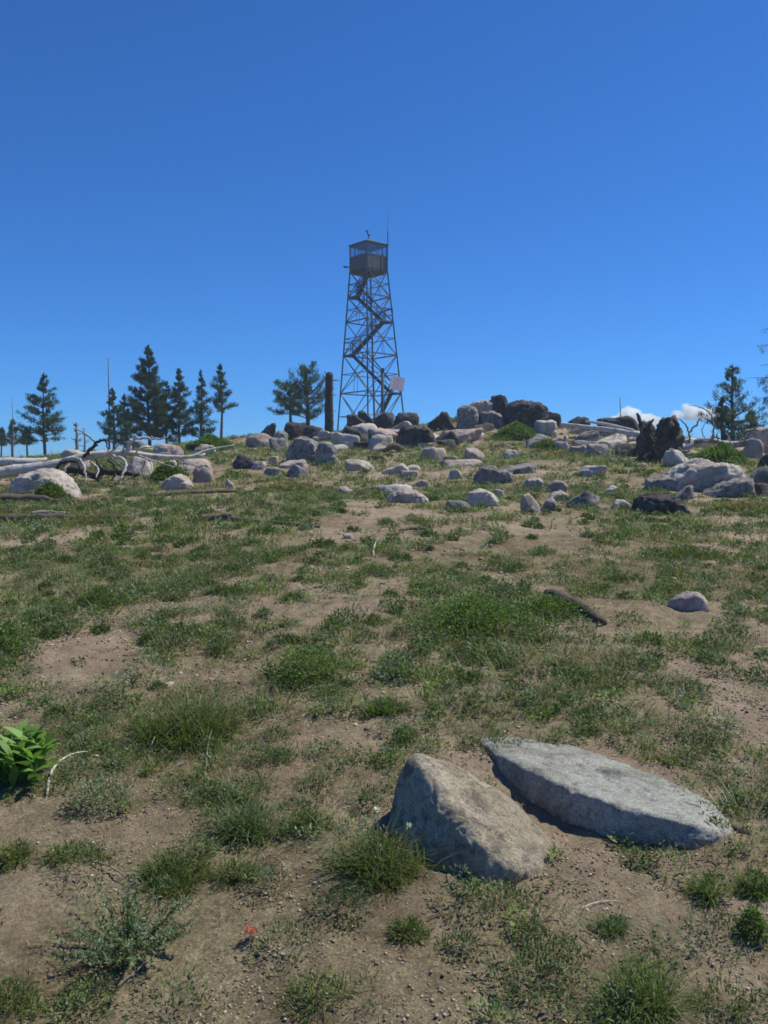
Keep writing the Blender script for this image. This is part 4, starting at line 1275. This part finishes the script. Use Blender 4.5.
root_plate()
branchy('dead_branches', 'tangle of bare curved limbs between the uprooted stump and the pine', 'dead tree',
        ([(684, 446, 30), (698, 441, 30), (712, 441, 30), (730, 444, 30), (752, 440, 30.2)], [.08, .09, .08, .07, .04]),
        [([(712, 441, 30), (714, 428, 30), (712, 416, 30), (706, 410, 29.9), (696, 406, 29.8), (688, 405, 29.8)], [.06, .05, .045, .035, .025, .012], 'greywood'),
         ([(690, 443, 29.8), (688, 430, 29.8), (682, 421, 29.8), (676, 418, 29.8)], [.06, .05, .03, .015], 'greywood'),
         ([(688, 432, 29.9), (696, 425, 29.9), (700, 418, 29.9)], [.06, .05, .02], 'greywood'),
         ([(702, 441, 29.8), (710, 440, 29.7), (713, 434, 29.6), (710, 430, 29.6)], [.04, .045, .03, .012], 'deadwood'),
         ([(705, 440, 30.2), (702, 430, 30.2), (706, 422, 30.2)], [.03, .025, .01], 'greywood'),
         ([(733, 446, 29.8), (729, 438, 29.7), (726, 433, 29.6)], [.04, .035, .02], 'deadwood'),
         ([(737, 446, 29.8), (741, 438, 29.7), (743, 434, 29.6)], [.04, .035, .02], 'deadwood'),
         ([(744, 442, 30), (752, 432, 30), (760, 424, 30)], [.05, .05, .03], 'greywood'),
         ([(720, 444, 29.8), (716, 436, 29.7), (719, 432, 29.7)], [.03, .025, .012], 'greywood'),
         ([(694, 444, 29.6), (690, 438, 29.5), (694, 433, 29.5)], [.03, .02, .01], 'deadwood'),
         ([(736, 440, 30.2), (746, 432, 30.3), (758, 430, 30.3)], [.06, .06, .03], 'brownlog')], 'greywood')


# standing burnt post
def burnt_post():
    D = 43.0
    x, y, z = P(329, 438, D)
    g = hz(x, y) - .2
    top = P(329, 372.5, D)[2]
    root = empty('burnt_snag', (x, y, g), 'thick dark burnt snag standing alone beside the tower', 'dead tree')
    h = top - g
    pts = [(0, 0, 0), (.01, 0, h * .3), (.0, 0, h * .6), (.02, 0, h * .88), (.03, 0, h * .965), (.03, 0, h)]
    q, r = smoothpath(pts, [.235, .22, .20, .19, .18, .09], 6, .03, 3)
    mb = MB(); mb.tube(q, r, 14, .05, 5); mb.build('trunk', M['charwood'], root, True)
    for zz, l, rr in ((.88, .46, .035), (.66, .30, .03), (.42, .30, .02), (.5, -.28, .02)):
        s = 1 if l > 0 else -1
        mb = MB(); mb.tube([(s * .15, 0, h * zz), (l * .7, 0, h * zz + .02), (l + s * .05, 0, h * zz + .01)], [rr, rr * .8, rr * .5], 6)
        mb.build('branch_stub', M['charwood'], root, True)


burnt_post()


# ------------------------------------------------------------------ conifers
NEED = np.array([[.060, .098, .048], [.082, .122, .056], [.046, .076, .040]])  # needle greens lightened to stand in for haze and flare over the trees
NEEDG = np.array([[.085, .115, .075], [.11, .14, .09], [.065, .09, .06]])


def conifer(px, ytop, D, wpx, label, bare=.12, dens=1.0, pal=NEED, seed=0, up=.25, shape=1.0, base=None, lean=0.0, name='pine_tree', ragged=.35, limbs=None, tuftL=.19, trunk_r=None, cat='tree', ybase=None):
    r = random.Random(seed * 31 + 7); g = np.random.default_rng(seed + 500)
    x, y, top = P(px, ytop, D)
    z0 = hz(x, y) - .1
    h = top - z0
    vis0 = P(px, ybase or 446, D)[2] - z0         # height where the visible stem starts
    k = D / F
    w = wpx * k / 2
    root = empty(name, (x, y, z0), label, cat)
    tr = trunk_r or max(.09, h * .018)
    mb = MB()
    zs = np.linspace(0, h, 9)
    cen = lambda z: Vector((lean * z + .04 * math.sin(z * 1.3 + seed), .03 * math.cos(z + seed), z))
    mb.tube([cen(z) for z in zs], [tr * (1 - .93 * z / h) + .012 for z in zs], 8, .08, seed)
    start = vis0 + (h - vis0) * bare
    nb = limbs or int(74 * dens ** .8)
    P0, AZ, EL, LL, C = [], [], [], [], []
    nw = max(5, int((h - start) / .42)) if not limbs else 9
    if not limbs: nb = int(nw * 6.5)
    for i in range(nb):
        t = (int(i / nb * nw) + .1 + .62 * r.random() ** 1.5 + .12 * math.sin(i)) / nw
        z = start + (h - start) * min(.985, max(.01, t) ** .92)
        f = (z - start) / (h - start)
        prof = (1 - f) ** (.95 * shape) * (1 if f > .14 else .55 + .45 * f / .14)
        L = w * 1.15 * (prof + .01) * r.uniform(1 - ragged * 1.35, 1 + ragged * .5)
        a = i * 2.4 + r.uniform(-.6, .6)
        e = up * (1 - .2 * f) + r.uniform(-.32, .28) + .5 * f ** 2
        p0 = cen(z)
        d = Vector((math.cos(a) * math.cos(e), math.sin(a) * math.cos(e), math.sin(e)))
        p1 = p0 + d * L * .6; p2 = p0 + d * L + Vector((0, 0, L * .14))
        br = max(.008, .022 * L + .006)
        mb.tube([p0, p1, p2], [br, br * .6, br * .25], 4)
        ns = max(4, int(L / (.105 if pal is NEED else .13)))
        for s in range(ns):
            u = .34 + .66 * (s + r.random()) / ns
            q = p0.lerp(p1, u / .6) if u < .6 else p1.lerp(p2, (u - .6) / .4)
            off = Vector((r.gauss(0, 1), r.gauss(0, 1), r.gauss(0, .5))) * min(.09, L * .10)
            q = q + off
            sg = .075 * min(1, .3 + 1.2 * L / w)
            m = int(24 * min(1.5, max(.9 if not limbs else .5, dens)))
            for _ in range(m):
                P0.append((q + Vector((r.gauss(0, sg), r.gauss(0, sg), r.gauss(0, sg * .8))))[:])
                AZ.append(a + r.gauss(0, .8)); EL.append(e + .45 + r.gauss(0, .45)); LL.append((tuftL or .16) * r.uniform(.7, 1.2) * min(1, .5 + L / w))
    for s in range(16):
        q = cen(h - r.random() * .35)
        P0.append(q[:]); AZ.append(r.uniform(0, 6.28)); EL.append(1.2 + r.gauss(0, .25)); LL.append(.2)
    mb.build('trunk', M['bark'], root, True)
    n = len(P0)
    c = pal[g.integers(0, 3, n)] * (1 + g.uniform(-.25, .25, (n, 1)))
    v, f, cc = strips(np.array(P0), np.array(AZ), np.array(EL), np.full(n, .2), np.array(LL), np.full(n, max(.024, k * .45)), c, [.7, 1, 0], g.normal(0, .6, n))
    mesh('crown', v, f, M['needle'], root, False, tint=cc)
    return root


conifer(43, 374, 52, 50, 'lone full conifer standing behind the fallen tree', bare=.05, dens=1.0, seed=1, up=.18)
conifer(27, 430, 60, 20, 'small dark conifer at the foot of the lone full one', bare=.0, dens=.6, seed=2)
conifer(12, 419, 66, 17, 'short narrow conifer near the picture edge', bare=.0, dens=.7, seed=3, pal=NEEDG)
conifer(1, 428, 68, 14, 'tiny conifer cut by the picture edge', bare=.0, dens=.6, seed=4, pal=NEEDG)
conifer(113, 389, 58, 32, 'small conifer with two tops beside the dead pole', bare=.0, dens=.9, seed=5, shape=.9)
conifer(125, 395, 59, 26, 'small conifer between the dead pole and the dense tree', bare=.0, dens=.8, seed=6)
conifer(148, 346, 56, 54, 'tallest and densest conifer of the row', bare=.05, dens=1.7, seed=7, up=.32, shape=.85, ragged=.3)
conifer(166, 382, 58, 30, 'conifer pressed against the densest tree', bare=.06, dens=1.1, seed=8)
conifer(179, 369, 57, 36, 'medium dense conifer beside the densest tree', bare=.12, dens=1.2, seed=9)
conifer(201, 371, 56, 32, 'open narrow conifer with a low skirt of twigs', bare=.05, dens=.8, seed=10, up=.3)
conifer(221, 364, 55, 30, 'slender conifer with a bare lower trunk at the end of the row', bare=.38, dens=.75, seed=11, up=.4, ragged=.5)
conifer(290, 384, 52, 42, 'thin crooked pine with few limbs beside the fuller pine', bare=.30, dens=.24, seed=12, up=.25, ragged=.5, trunk_r=.12, ybase=430, lean=-.01, shape=.35)
conifer(307, 369, 50, 56, 'open crowned pine behind the burnt snag', bare=.16, dens=.5, limbs=56, seed=13, up=.5, ragged=.5, ybase=432, trunk_r=.14, shape=.45)
conifer(733, 366, 40, 62, 'ragged thin topped conifer behind the tangle of limbs', bare=.02, dens=.7, limbs=64, seed=14, pal=NEEDG, up=.3, ragged=.7, ybase=444, trunk_r=.10, shape=.9)
conifer(723, 398, 39, 30, 'low dense conifer beside the thin topped one', bare=.0, dens=.9, seed=15, ybase=444, pal=NEED)
conifer(752, 412, 41, 34, 'low pale green conifer half behind the rock wall', bare=.0, dens=.6, seed=16, ybase=446, pal=NEEDG, up=.5)


def dead_pole(px, ytop, D, rad, label, ybase=446, twigs=8, seed=1, wmax=.5, name='dead_tree'):
    r = random.Random(seed)
    x, y, top = P(px, ytop, D); z0 = hz(x, y) - .1; h = top - z0
    root = empty(name, (x, y, z0), label, 'dead tree')
    mb = MB(); q, rr = smoothpath([(0, 0, 0), (.03, 0, h * .5), (0, 0, h)], [rad, rad * .7, rad * .25], 5, .3, seed)
    mb.tube(q, rr, 6, .1); mb.build('trunk', M['greywood'], root, True)
    for i in range(twigs):
        z = h * r.uniform(.35, .98); a = r.uniform(0, 6.28); L = wmax * r.uniform(.3, 1) * (1.15 - z / h)
        mb = MB(); mb.tube([(0, 0, z), (math.cos(a) * L * .6, math.sin(a) * L * .6, z + L * .1), (math.cos(a) * L, math.sin(a) * L, z + L * .45)], [rad * .3, rad * .2, rad * .1], 4)
        mb.build('branch', M['greywood'], root, True)


dead_pole(108, 357, 58, .075, 'tall thin dead pole rising beside the row of conifers', seed=2)
dead_pole(12, 398, 64, .045, 'thin bare dead top above the short edge conifer', seed=3, twigs=6)
dead_pole(76, 422, 48, .11, 'short grey dead tree with sparse twigs near the lone conifer', seed=4, twigs=16, wmax=.9)
dead_pole(84, 428, 49, .07, 'smaller grey dead tree beside the short one', seed=5, twigs=16, wmax=.8)
dead_pole(620, 397, 52, .05, 'thin dead pole standing before the white cloud', seed=6, twigs=4, wmax=.2)


def edge_conifer():
    """the limbs at the picture edge belong to a tree whose stem stands outside it"""
    D = 20.0
    x, y, _ = P(828, 446, D); z0 = hz(x, y) - .05
    root = empty('pine_tree', (x, y, z0), 'drooping limbs of a conifer whose stem stands beyond the picture edge', 'tree')
    base = Vector((x, y, z0))
    mb = MB()
    h = 6.0
    mb.tube([(0, 0, 0), (.03, 0, 2), (0, 0, 4), (0, 0, h)], [.17, .14, .09, .02], 10, .06)
    r = random.Random(99); P0, AZ, EL, LL = [], [], [], []

    def limb(tip, dens, rad=.03, droop=.12, start_off=0.0):
        tp = Vector(P(*tip)) - base
        z = tp.z + start_off
        st = Vector((0, 0, z))
        mid = st.lerp(tp, .5) + Vector((0, 0, droop))
        q, rr = smoothpath([st, mid, tp], [rad, rad * .6, rad * .2], 5, .2, int(tip[1]))
        mb.tube(q, rr, 5)
        for i in range(dens):
            u = r.uniform(.35, 1.0); p = q[min(int(u * (len(q) - 1)), len(q) - 1)]
            for _ in range(9):
                P0.append((p + Vector((r.gauss(0, .05), r.gauss(0, .05), r.gauss(0, .05) - .04)))[:])
                AZ.append(math.pi + r.gauss(0, .9)); EL.append(-.3 + r.gauss(0, .6)); LL.append(r.uniform(.06, .13))
    limb((757, 347, D), 16, .025); limb((762, 330, D), 8, .02); limb((760, 366, D), 6, .018)
    limb((758, 380, D), 60, .03); limb((763, 388, D + .2), 70, .03); limb((762, 398, D - .2), 50, .02, .1); limb((744, 378, D), 3, .015, .02)
    for i in range(30):
        a = i * 2.4; z = 1.4 + 4.3 * i / 30; L = (1.15 - .16 * z) * 1.0
        if math.cos(a) < -.2 : L *= .5
        tp = Vector((math.cos(a) * L, math.sin(a) * L, z - .1))
        mb.tube([Vector((0, 0, z)), tp * .5 + Vector((0, 0, z * .5 + .1)), tp], [.03, .018, .006], 4)
        for s in range(22):
            u = r.uniform(.3, 1); p = Vector((0, 0, z)).lerp(tp, u)
            for _ in range(8):
                P0.append((p + Vector((r.gauss(0, .06), r.gauss(0, .06), r.gauss(0, .06))))[:])
                AZ.append(a + r.gauss(0, .9)); EL.append(.1 + r.gauss(0, .6)); LL.append(r.uniform(.07, .14))
    mb.build('trunk', M['bark'], root, True)
    n = len(P0)
    c = NEEDG[rng.integers(0, 3, n)] * (1 + rng.uniform(-.25, .25, (n, 1)))
    v, f, cc = strips(np.array(P0), np.array(AZ), np.array(EL), np.full(n, .2), np.array(LL), np.full(n, .014), c, [.7, 1, 0])
    mesh('crown', v, f, M['needle'], root, False, tint=cc)


edge_conifer()


# ------------------------------------------------------------------ the lookout tower
def tower():
    D = 68.0
    cx = P(368.6, 270, D)[0]
    zp = lambda py: P(368, py, D)[2]
    zg = hz(cx, D) - .15
    root = empty('fire_lookout_tower', (cx, D, zg), 'tall steel lattice fire lookout tower with a small cab on top', 'tower')
    Z = lambda py: zp(py) - zg
    zf, z1, z2, z3, z4 = Z(271.5), Z(297.5), Z(322.3), Z(355.5), Z(393.5)
    k = D / F
    a0 = -90 - 4.6
    CA = [R(a0 + 90 * i) for i in range(4)]        # front, right, back, left corners
    Rt, Rb = 18.6 * k, 33.6 * k
    zb = Z(428)

    def rad(z): return Rt + (Rb - Rt) * (zf - z) / (zf - zb)

    def cor(i, z, s=1.0, dx=0.0):
        q = rad(z) * s; a = CA[i % 4]
        return Vector((math.cos(a) * q + .0165 * (zf - z), math.sin(a) * q, z))
    top = Z(246.5)
    for i in range(4):
        mb = MB(); mb.beam(cor(i, 0), cor(i, zf), .11); mb.build('leg', M['steel'], root)
        mb = MB(); p = cor(i, 0); mb.box((p.x, p.y, .12), (.35, .35, .22)); mb.build('footing', M['cab'], root)
    levels = [zf, z1, z2, z3, z4, Z(440) if Z(440) > 1.0 else 1.0]
    for li in range(5):
        za, zb_ = levels[li], levels[li + 1]
        zm = (za + zb_) / 2
        for i in range(4):
            if li: mb = MB(); mb.beam(cor(i, za), cor(i + 1, za), .085, .085); mb.build('girt', M['steel'], root)
            mb = MB(); mb.beam(cor(i, zm), cor(i + 1, zm), .05); mb.build('girt', M['steel'], root)
            for a, b in ((za, zb_), (zb_, za)):
                mb = MB(); mb.beam(cor(i, a), cor(i + 1, b), .05); mb.build('brace', M['steel'], root)
            # hanger from the brace crossing down to the girt
            m1 = (cor(i, zm) + cor(i + 1, zm)) / 2; m2 = (cor(i, zb_) + cor(i + 1, zb_)) / 2
            mb = MB(); mb.beam(m1, m2, .035); mb.build('brace', M['steel'], root)
    # landings and stairs
    def landing(side, z):
        c = cor(side, z); inn = Vector((0.0165 * (zf - z), 0, z))
        u = (c - inn).normalized(); v_ = Vector((-u.y, u.x, 0))
        ctr = inn + u * (rad(z) - .62)
        mb = MB(); 
        a = inn + u * (rad(z) * .985); b = ctr - u * .12
        w = .75
        pts = [a, ctr + v_ * w * .62 + u * .0, b + v_ * w * .62, b - v_ * w * .62, ctr - v_ * w * .62]
        lo = [p - Vector((0, 0, .11)) for p in pts]
        mb.add(pts + lo, [(0, 1, 2, 3, 4), (9, 8, 7, 6, 5)] + [(i, (i + 5), (i + 1) % 5 + 5, (i + 1) % 5) for i in range(5)])
        l = mb.build('landing', M['stair'], root)
        mb = MB()
        for p, q in ((pts[1], pts[2]), (pts[4], pts[3]), (pts[0], pts[1]), (pts[0], pts[4])):
            mb.beam(p + Vector((0, 0, 1.0)), q + Vector((0, 0, 1.0)), .05); mb.beam(p + Vector((0, 0, .5)), q + Vector((0, 0, .5)), .035); mb.beam(p, p + Vector((0, 0, 1.0)), .045)
        mb.build('railing', M['stair'], l)
        return b + Vector((0, 0, 0))
    L4 = landing(1, z4); L3 = landing(3, z3); L2 = landing(1, z2); L1 = landing(3, z1)
    def flight(a, b, off):
        a = a + Vector((0, off, 0)); b = b + Vector((0, off, 0))
        d = (b - a); hd = Vector((d.x, d.y, 0)).normalized(); s = Vector((-hd.y, hd.x, 0)) * .33
        mb = MB()
        for q in (s, -s): mb.beam(a + q, b + q, .05, .22)
        n = int(abs(d.z) / .21)
        for i in range(n):
            p = a + d * ((i + .5) / n); mb.box(p + Vector((0, 0, .04)), (.15, .31, .02), (hd, s.normalized(), Vector((0, 0, 1))))
        st = mb.build('stair_flight', M['stair'], root)
        mb = MB(); up = Vector((0, 0, .9))
        for q in (s, -s):
            mb.beam(a + q + up, b + q + up, .05); mb.beam(a + q + up * .5, b + q + up * .5, .03)
            for i in range(5): p = a + d * i / 4 + q; mb.beam(p, p + up, .035)
        mb.build('handrail', M['stair'], st)
    flight(L1, Vector((.0, .0, zf - .1)), 0)
    flight(L2, L1, .15); flight(L3, L2, -.15); flight(L4, L3, .15)
    flight(Vector((-.55, 0, .1)), L4, -.1)
    # vertical cable conduit beside the back leg
    mb = MB(); mb.beam(Vector((.30 + .0165 * zf, -.3, 0)), Vector((.15, -.3, zf)), .10); mb.build('conduit', M['steel'], root)
    # cab
    zw, zt = Z(258.0), Z(246.2)
    CR = 18.4 * k

    def cc(i, z, s=1.0): a = CA[i % 4]; return Vector((math.cos(a) * CR * s, math.sin(a) * CR * s, z))
    mb = MB(); mb.add([cc(i, zf - .02, 1.02) for i in range(4)] + [cc(i, zf - .20, 1.02) for i in range(4)],
                      [(0, 1, 2, 3), (7, 6, 5, 4)] + [(i, i + 4, (i + 1) % 4 + 4, (i + 1) % 4) for i in range(4)])
    mb.build('floor_deck', M['stair'], root)
    for i in range(4):
        a, b = cc(i, 0), cc(i + 1, 0)
        d = (b - a).normalized(); n_ = Vector((d.y, -d.x, 0))
        mb = MB()
        m_ = (a + b) / 2; Lh = (b - a).length / 2 - .06
        mb.box((m_.x, m_.y, (zf + zw) / 2), (Lh, .03, (zw - zf) / 2), (d, n_, Vector((0, 0, 1))))
        w = mb.build('cab_wall', M['cab'], root)
        # ledge on top of the wall
        mb = MB(); mb.box((m_.x, m_.y, zw + .03), (Lh, .05, .028), (d, n_, Vector((0, 0, 1)))); mb.build('ledge', M['steel'], w)
        if i == 0:
            mb = MB(); p = a + d * (2 * Lh * .80); mb.box(Vector((p.x, p.y, (zf + zw) / 2 + .05)) + n_ * .045, (.17, .012, .62), (d, n_, Vector((0, 0, 1)))); mb.build('shutter', M['stair'], w)
            for q in (.3, .55):
                mb = MB(); p = a + d * (2 * Lh * q); mb.box(Vector((p.x, p.y, (zf + zw) / 2)) + n_ * .036, (.02, .006, .66), (d, n_, Vector((0, 0, 1)))); mb.build('batten', M['steel'], w)
        # corner post
        mb = MB(); mb.beam(Vector((a.x, a.y, zf - .2)), Vector((a.x, a.y, zt)), .11); mb.build('corner_post', M['steel'], root)
        # window band
        mb = MB()
        for q in (.25, .5, .75):
            p = a.lerp(b, q); mb.box((p.x, p.y, (zw + zt) / 2 + .03), (.018, .018, (zt - zw) / 2 - .06), (d, n_, Vector((0, 0, 1))))
        mb.box((m_.x, m_.y, zt - .05), (Lh, .03, .04), (d, n_, Vector((0, 0, 1))))
        fr = mb.build('window', M['steel'], root)
        mb = MB(); mb.box((m_.x, m_.y, (zw + zt) / 2 + .0), (Lh - .01, .004, (zt - zw) / 2 - .095), (d, n_, Vector((0, 0, 1)))); mb.build('pane', M['glass'], fr)
    # hip roof with overhang
    mb = MB()
    e = [cc(i, zt + .02, 1.10) for i in range(4)]; e2 = [p + Vector((0, 0, .07)) for p in e]; ap = Vector((0, 0, zt + .55))
    mb.add(e + e2 + [ap], [(3, 2, 1, 0)] + [(i, (i + 1) % 4, (i + 1) % 4 + 4, i + 4) for i in range(4)] + [(i + 4, (i + 1) % 4 + 4, 8) for i in range(4)])
    rf = mb.build('roof', M['cab'], root)
    mb = MB(); mb.tube([ap - Vector((0, 0, .05)), ap + Vector((-.02, 0, .32))], .035, 6)
    mb.tube([ap + Vector((-.14, 0, .62)), ap + Vector((-.02, 0, .32)), ap + Vector((.1, .05, .28))], [.05, .07, .10], 6)
    mb.tube([ap + Vector((-.2, 0, .56)), ap + Vector((-.14, 0, .64)), ap + Vector((-.02, 0, .62))], [.05, .07, .03], 6)
    mb.build('wind_vane', M['stair'], rf)
    r_ = cc(1, 0)
    mb = MB(); mb.tube([(r_.x + .02, r_.y - .1, zf + .2), (r_.x + .05, r_.y - .1, Z(232))], .045, 6); mb.tube([(r_.x + .05, r_.y - .1, Z(233)), (r_.x + .05, r_.y - .1, Z(214))], .014, 5)
    mb.build('antenna', M['steel'], root)
    l_ = cc(3, 0)
    mb = MB(); mb.tube([(l_.x + .1, l_.y, Z(267)), (l_.x - .45, l_.y - .05, Z(266.6))], .05, 6); mb.tube([(l_.x - .25, l_.y - .05, Z(267.4)), (l_.x - .5, l_.y - .05, Z(266.2))], .075, 6)
    mb.build('camera_arm', M['stair'], root)
    # pale tilted panel bolted near the lowest visible landing
    c = Vector(P(397.5, 383.5, D - 1.4)) - Vector((cx, D, zg))
    ux = Vector((.93, .25, -.17)).normalized(); uz = Vector((.25, .25, .93)); uz = (uz - ux * uz.dot(ux)).normalized(); un = ux.cross(uz)
    mb = MB(); mb.box(c + ux * .1, (.42, .03, .54), (ux, un, uz)); pp = mb.build('panel', M['pinkpanel'], root)
    mb = MB(); mb.box(c - ux * .46, (.12, .03, .5), (ux, un, uz)); mb.build('side_strip', M['white'], pp)
    mb = MB(); mb.beam(c - uz * .3 + un * .05, cor(1, z4 + .3), .05); mb.beam(c + uz * .3 + un * .05, cor(1, z4 + .9), .05); mb.build('bracket', M['steel'], pp)


tower()
# mast beside the tower and the little white box
x, y, z = P(382.4, 424, 63.5)
g = hz(x, y)
root = empty('metal_mast', (x, y, g), 'slim dark mast standing just before the tower stairs', 'mast')
mb = MB(); mb.tube([(0, 0, -.2), (0, 0, 2), (0, 0, P(382, 369, 63.5)[2] - g)], .10, 8); mb.build('pole', M['stair'], root, True)
mb = MB(); mb.box((0, 0, P(382, 370, 63.5)[2] - g), (.13, .13, .12)); mb.build('cap', M['stair'], root)
x, y, z = P(379, 416.5, 60)
g = hz(x, y)
root = empty('equipment_box', (x, y, g), 'small white equipment box at the foot of the tower stairs', 'box')
mb = MB(); mb.box((0, 0, z - g), (.27, .22, .24)); mb.build('housing', M['white'], root)
mb = MB(); mb.box((0, -.235, z - g), (.20, .012, .18)); mb.build('lid', M['white'], root)
mb = MB(); mb.beam((-.2, 0, -.1), (-.2, 0, z - g - .24), .06); mb.build('leg', M['steel'], root)
mb = MB(); mb.beam((.2, 0, -.1), (.2, 0, z - g - .24), .06); mb.build('leg', M['steel'], root)


# ------------------------------------------------------------------ clouds
def cloud(x0, x1, ybase, ytop, D, seed, flat=1.0):
    """cumulus of many overlapping puffs"""
    V, Fc, n = [], [], 0
    dirs, f = ico(4)
    k = D / F
    r = random.Random(seed)
    cx = (x0 + x1) / 2; hw = (x1 - x0) / 2; hh = ybase - ytop
    for i in range(110):
        u = r.uniform(-1, 1); top = (1 - abs(u) ** 2.2) * (.8 + .2 * math.sin(u * 7 + seed * 2))
        rr = hh * r.uniform(.12, .26) * (.5 + .5 * max(.1, top))
        px = cx + u * (hw - rr); py = ybase - rr * .4 - r.random() ** .7 * max(0, hh * top - rr)
        p = np.array(P(px, py, D)) + np.array([0, r.uniform(-.5, .5) * hw * k, 0])
        nn = fbm(dirs * 1.7 + seed * 5 + i * 3, 4, .55)
        V.append(dirs * np.array([1.25, 1.25, 1.0]) * (1 + .20 * nn)[:, None] * rr * k + p)
        zb = P(cx, ybase, D)[2]; q = V[-1]; q[:, 2] = np.where(q[:, 2] < zb, zb + (q[:, 2] - zb) * .25, q[:, 2])
        Fc.append(f + n); n += len(dirs)
    t = NT('cloud_vapour')
    vs = t.n('ShaderNodeVolumePrincipled', {'Color': (1, 1, 1, 1), 'Density': .035, 'Anisotropy': .2})
    t.t.links.new(vs.outputs[0], t.out.inputs['Volume'])
    o = mesh('cloud', np.vstack(V), np.vstack(Fc), t.m, loc=P(cx, ybase, D))
    md = o.modifiers.new('union', 'REMESH'); md.mode = 'VOXEL'; md.voxel_size = 4.0
    return o


DC = 5000.0
tag(cloud(602, 662, 426, 404, DC, 1), 'small bright puffy cloud behind the thin dead pole', 'cloud', kind='structure')
tag(cloud(662, 730, 421, 403, DC, 2), 'low white cloud beyond the curved dead limbs', 'cloud', kind='structure')

# thin mountain air round the whole place
t = NT('thin_air')
vs = t.n('ShaderNodeVolumePrincipled', {'Color': (.62, .82, 1, 1), 'Density': .0008, 'Anisotropy': .2})
t.t.links.new(vs.outputs[0], t.out.inputs['Volume'])
mb = MB(); mb.box((0, 0, -28), (1700, 1700, 54))
tag(mb.build('haze', t.m), 'thin bluish air over the hill', 'haze', kind='stuff')

# ------------------------------------------------------------------ light, sky, camera
SUN_EL, SUN_AZ = R(57), R(65)       # azimuth clockwise from +Y (the view) towards +X
sd = bpy.data.lights.new('Sun', 'SUN'); sd.energy = 5.0; sd.angle = R(.53); sd.color = (1, .95, .79)
so = bpy.data.objects.new('Sun', sd); COL.objects.link(so)
tosun = Vector((math.sin(SUN_AZ) * math.cos(SUN_EL), math.cos(SUN_AZ) * math.cos(SUN_EL), math.sin(SUN_EL)))
so.rotation_euler = tosun.to_track_quat('Z', 'Y').to_euler(); so.location = (0, 0, 60)
w = bpy.data.worlds.new('World'); SC.world = w; w.use_nodes = True
nt = w.node_tree; nt.nodes.clear()
sky = nt.nodes.new('ShaderNodeTexSky'); sky.sky_type = 'NISHITA'; sky.sun_disc = False
sky.sun_elevation = SUN_EL; sky.sun_rotation = SUN_AZ; sky.altitude = 2400; sky.air_density = 1.0; sky.dust_density = .8; sky.ozone_density = 3.0
hs = nt.nodes.new('ShaderNodeHueSaturation'); hs.inputs['Saturation'].default_value = 1.0
bg = nt.nodes.new('ShaderNodeBackground'); bg.inputs['Strength'].default_value = .09
ow = nt.nodes.new('ShaderNodeOutputWorld')
tn = nt.nodes.new('ShaderNodeMix'); tn.data_type = 'RGBA'; tn.blend_type = 'MULTIPLY'; tn.inputs[0].default_value = 1; tn.inputs[7].default_value = (.25, .80, 1.46, 1)
nt.links.new(sky.outputs[0], tn.inputs[6]); nt.links.new(tn.outputs[2], hs.inputs['Color']); nt.links.new(hs.outputs[0], bg.inputs[0]); nt.links.new(bg.outputs[0], ow.inputs[0])

cam = bpy.data.cameras.new('Camera'); cam.sensor_fit = 'VERTICAL'; cam.sensor_height = 24; cam.lens = F / 1024 * 24
cam.clip_start = .05; cam.clip_end = 20000
co = bpy.data.objects.new('Camera', cam); COL.objects.link(co)
co.location = (0, 0, EYE); co.rotation_euler = (math.pi / 2 - PITCH, 0, 0)
SC.camera = co
SC.view_settings.view_transform = 'Standard'
SC.view_settings.look = 'None'
SC.view_settings.exposure = .04
SC.view_settings.gamma = 1
SC.cycles.filter_width = 1.7
SC.cycles.max_bounces = 9
SC.cycles.volume_bounces = 8
SC.cycles.transparent_max_bounces = 32
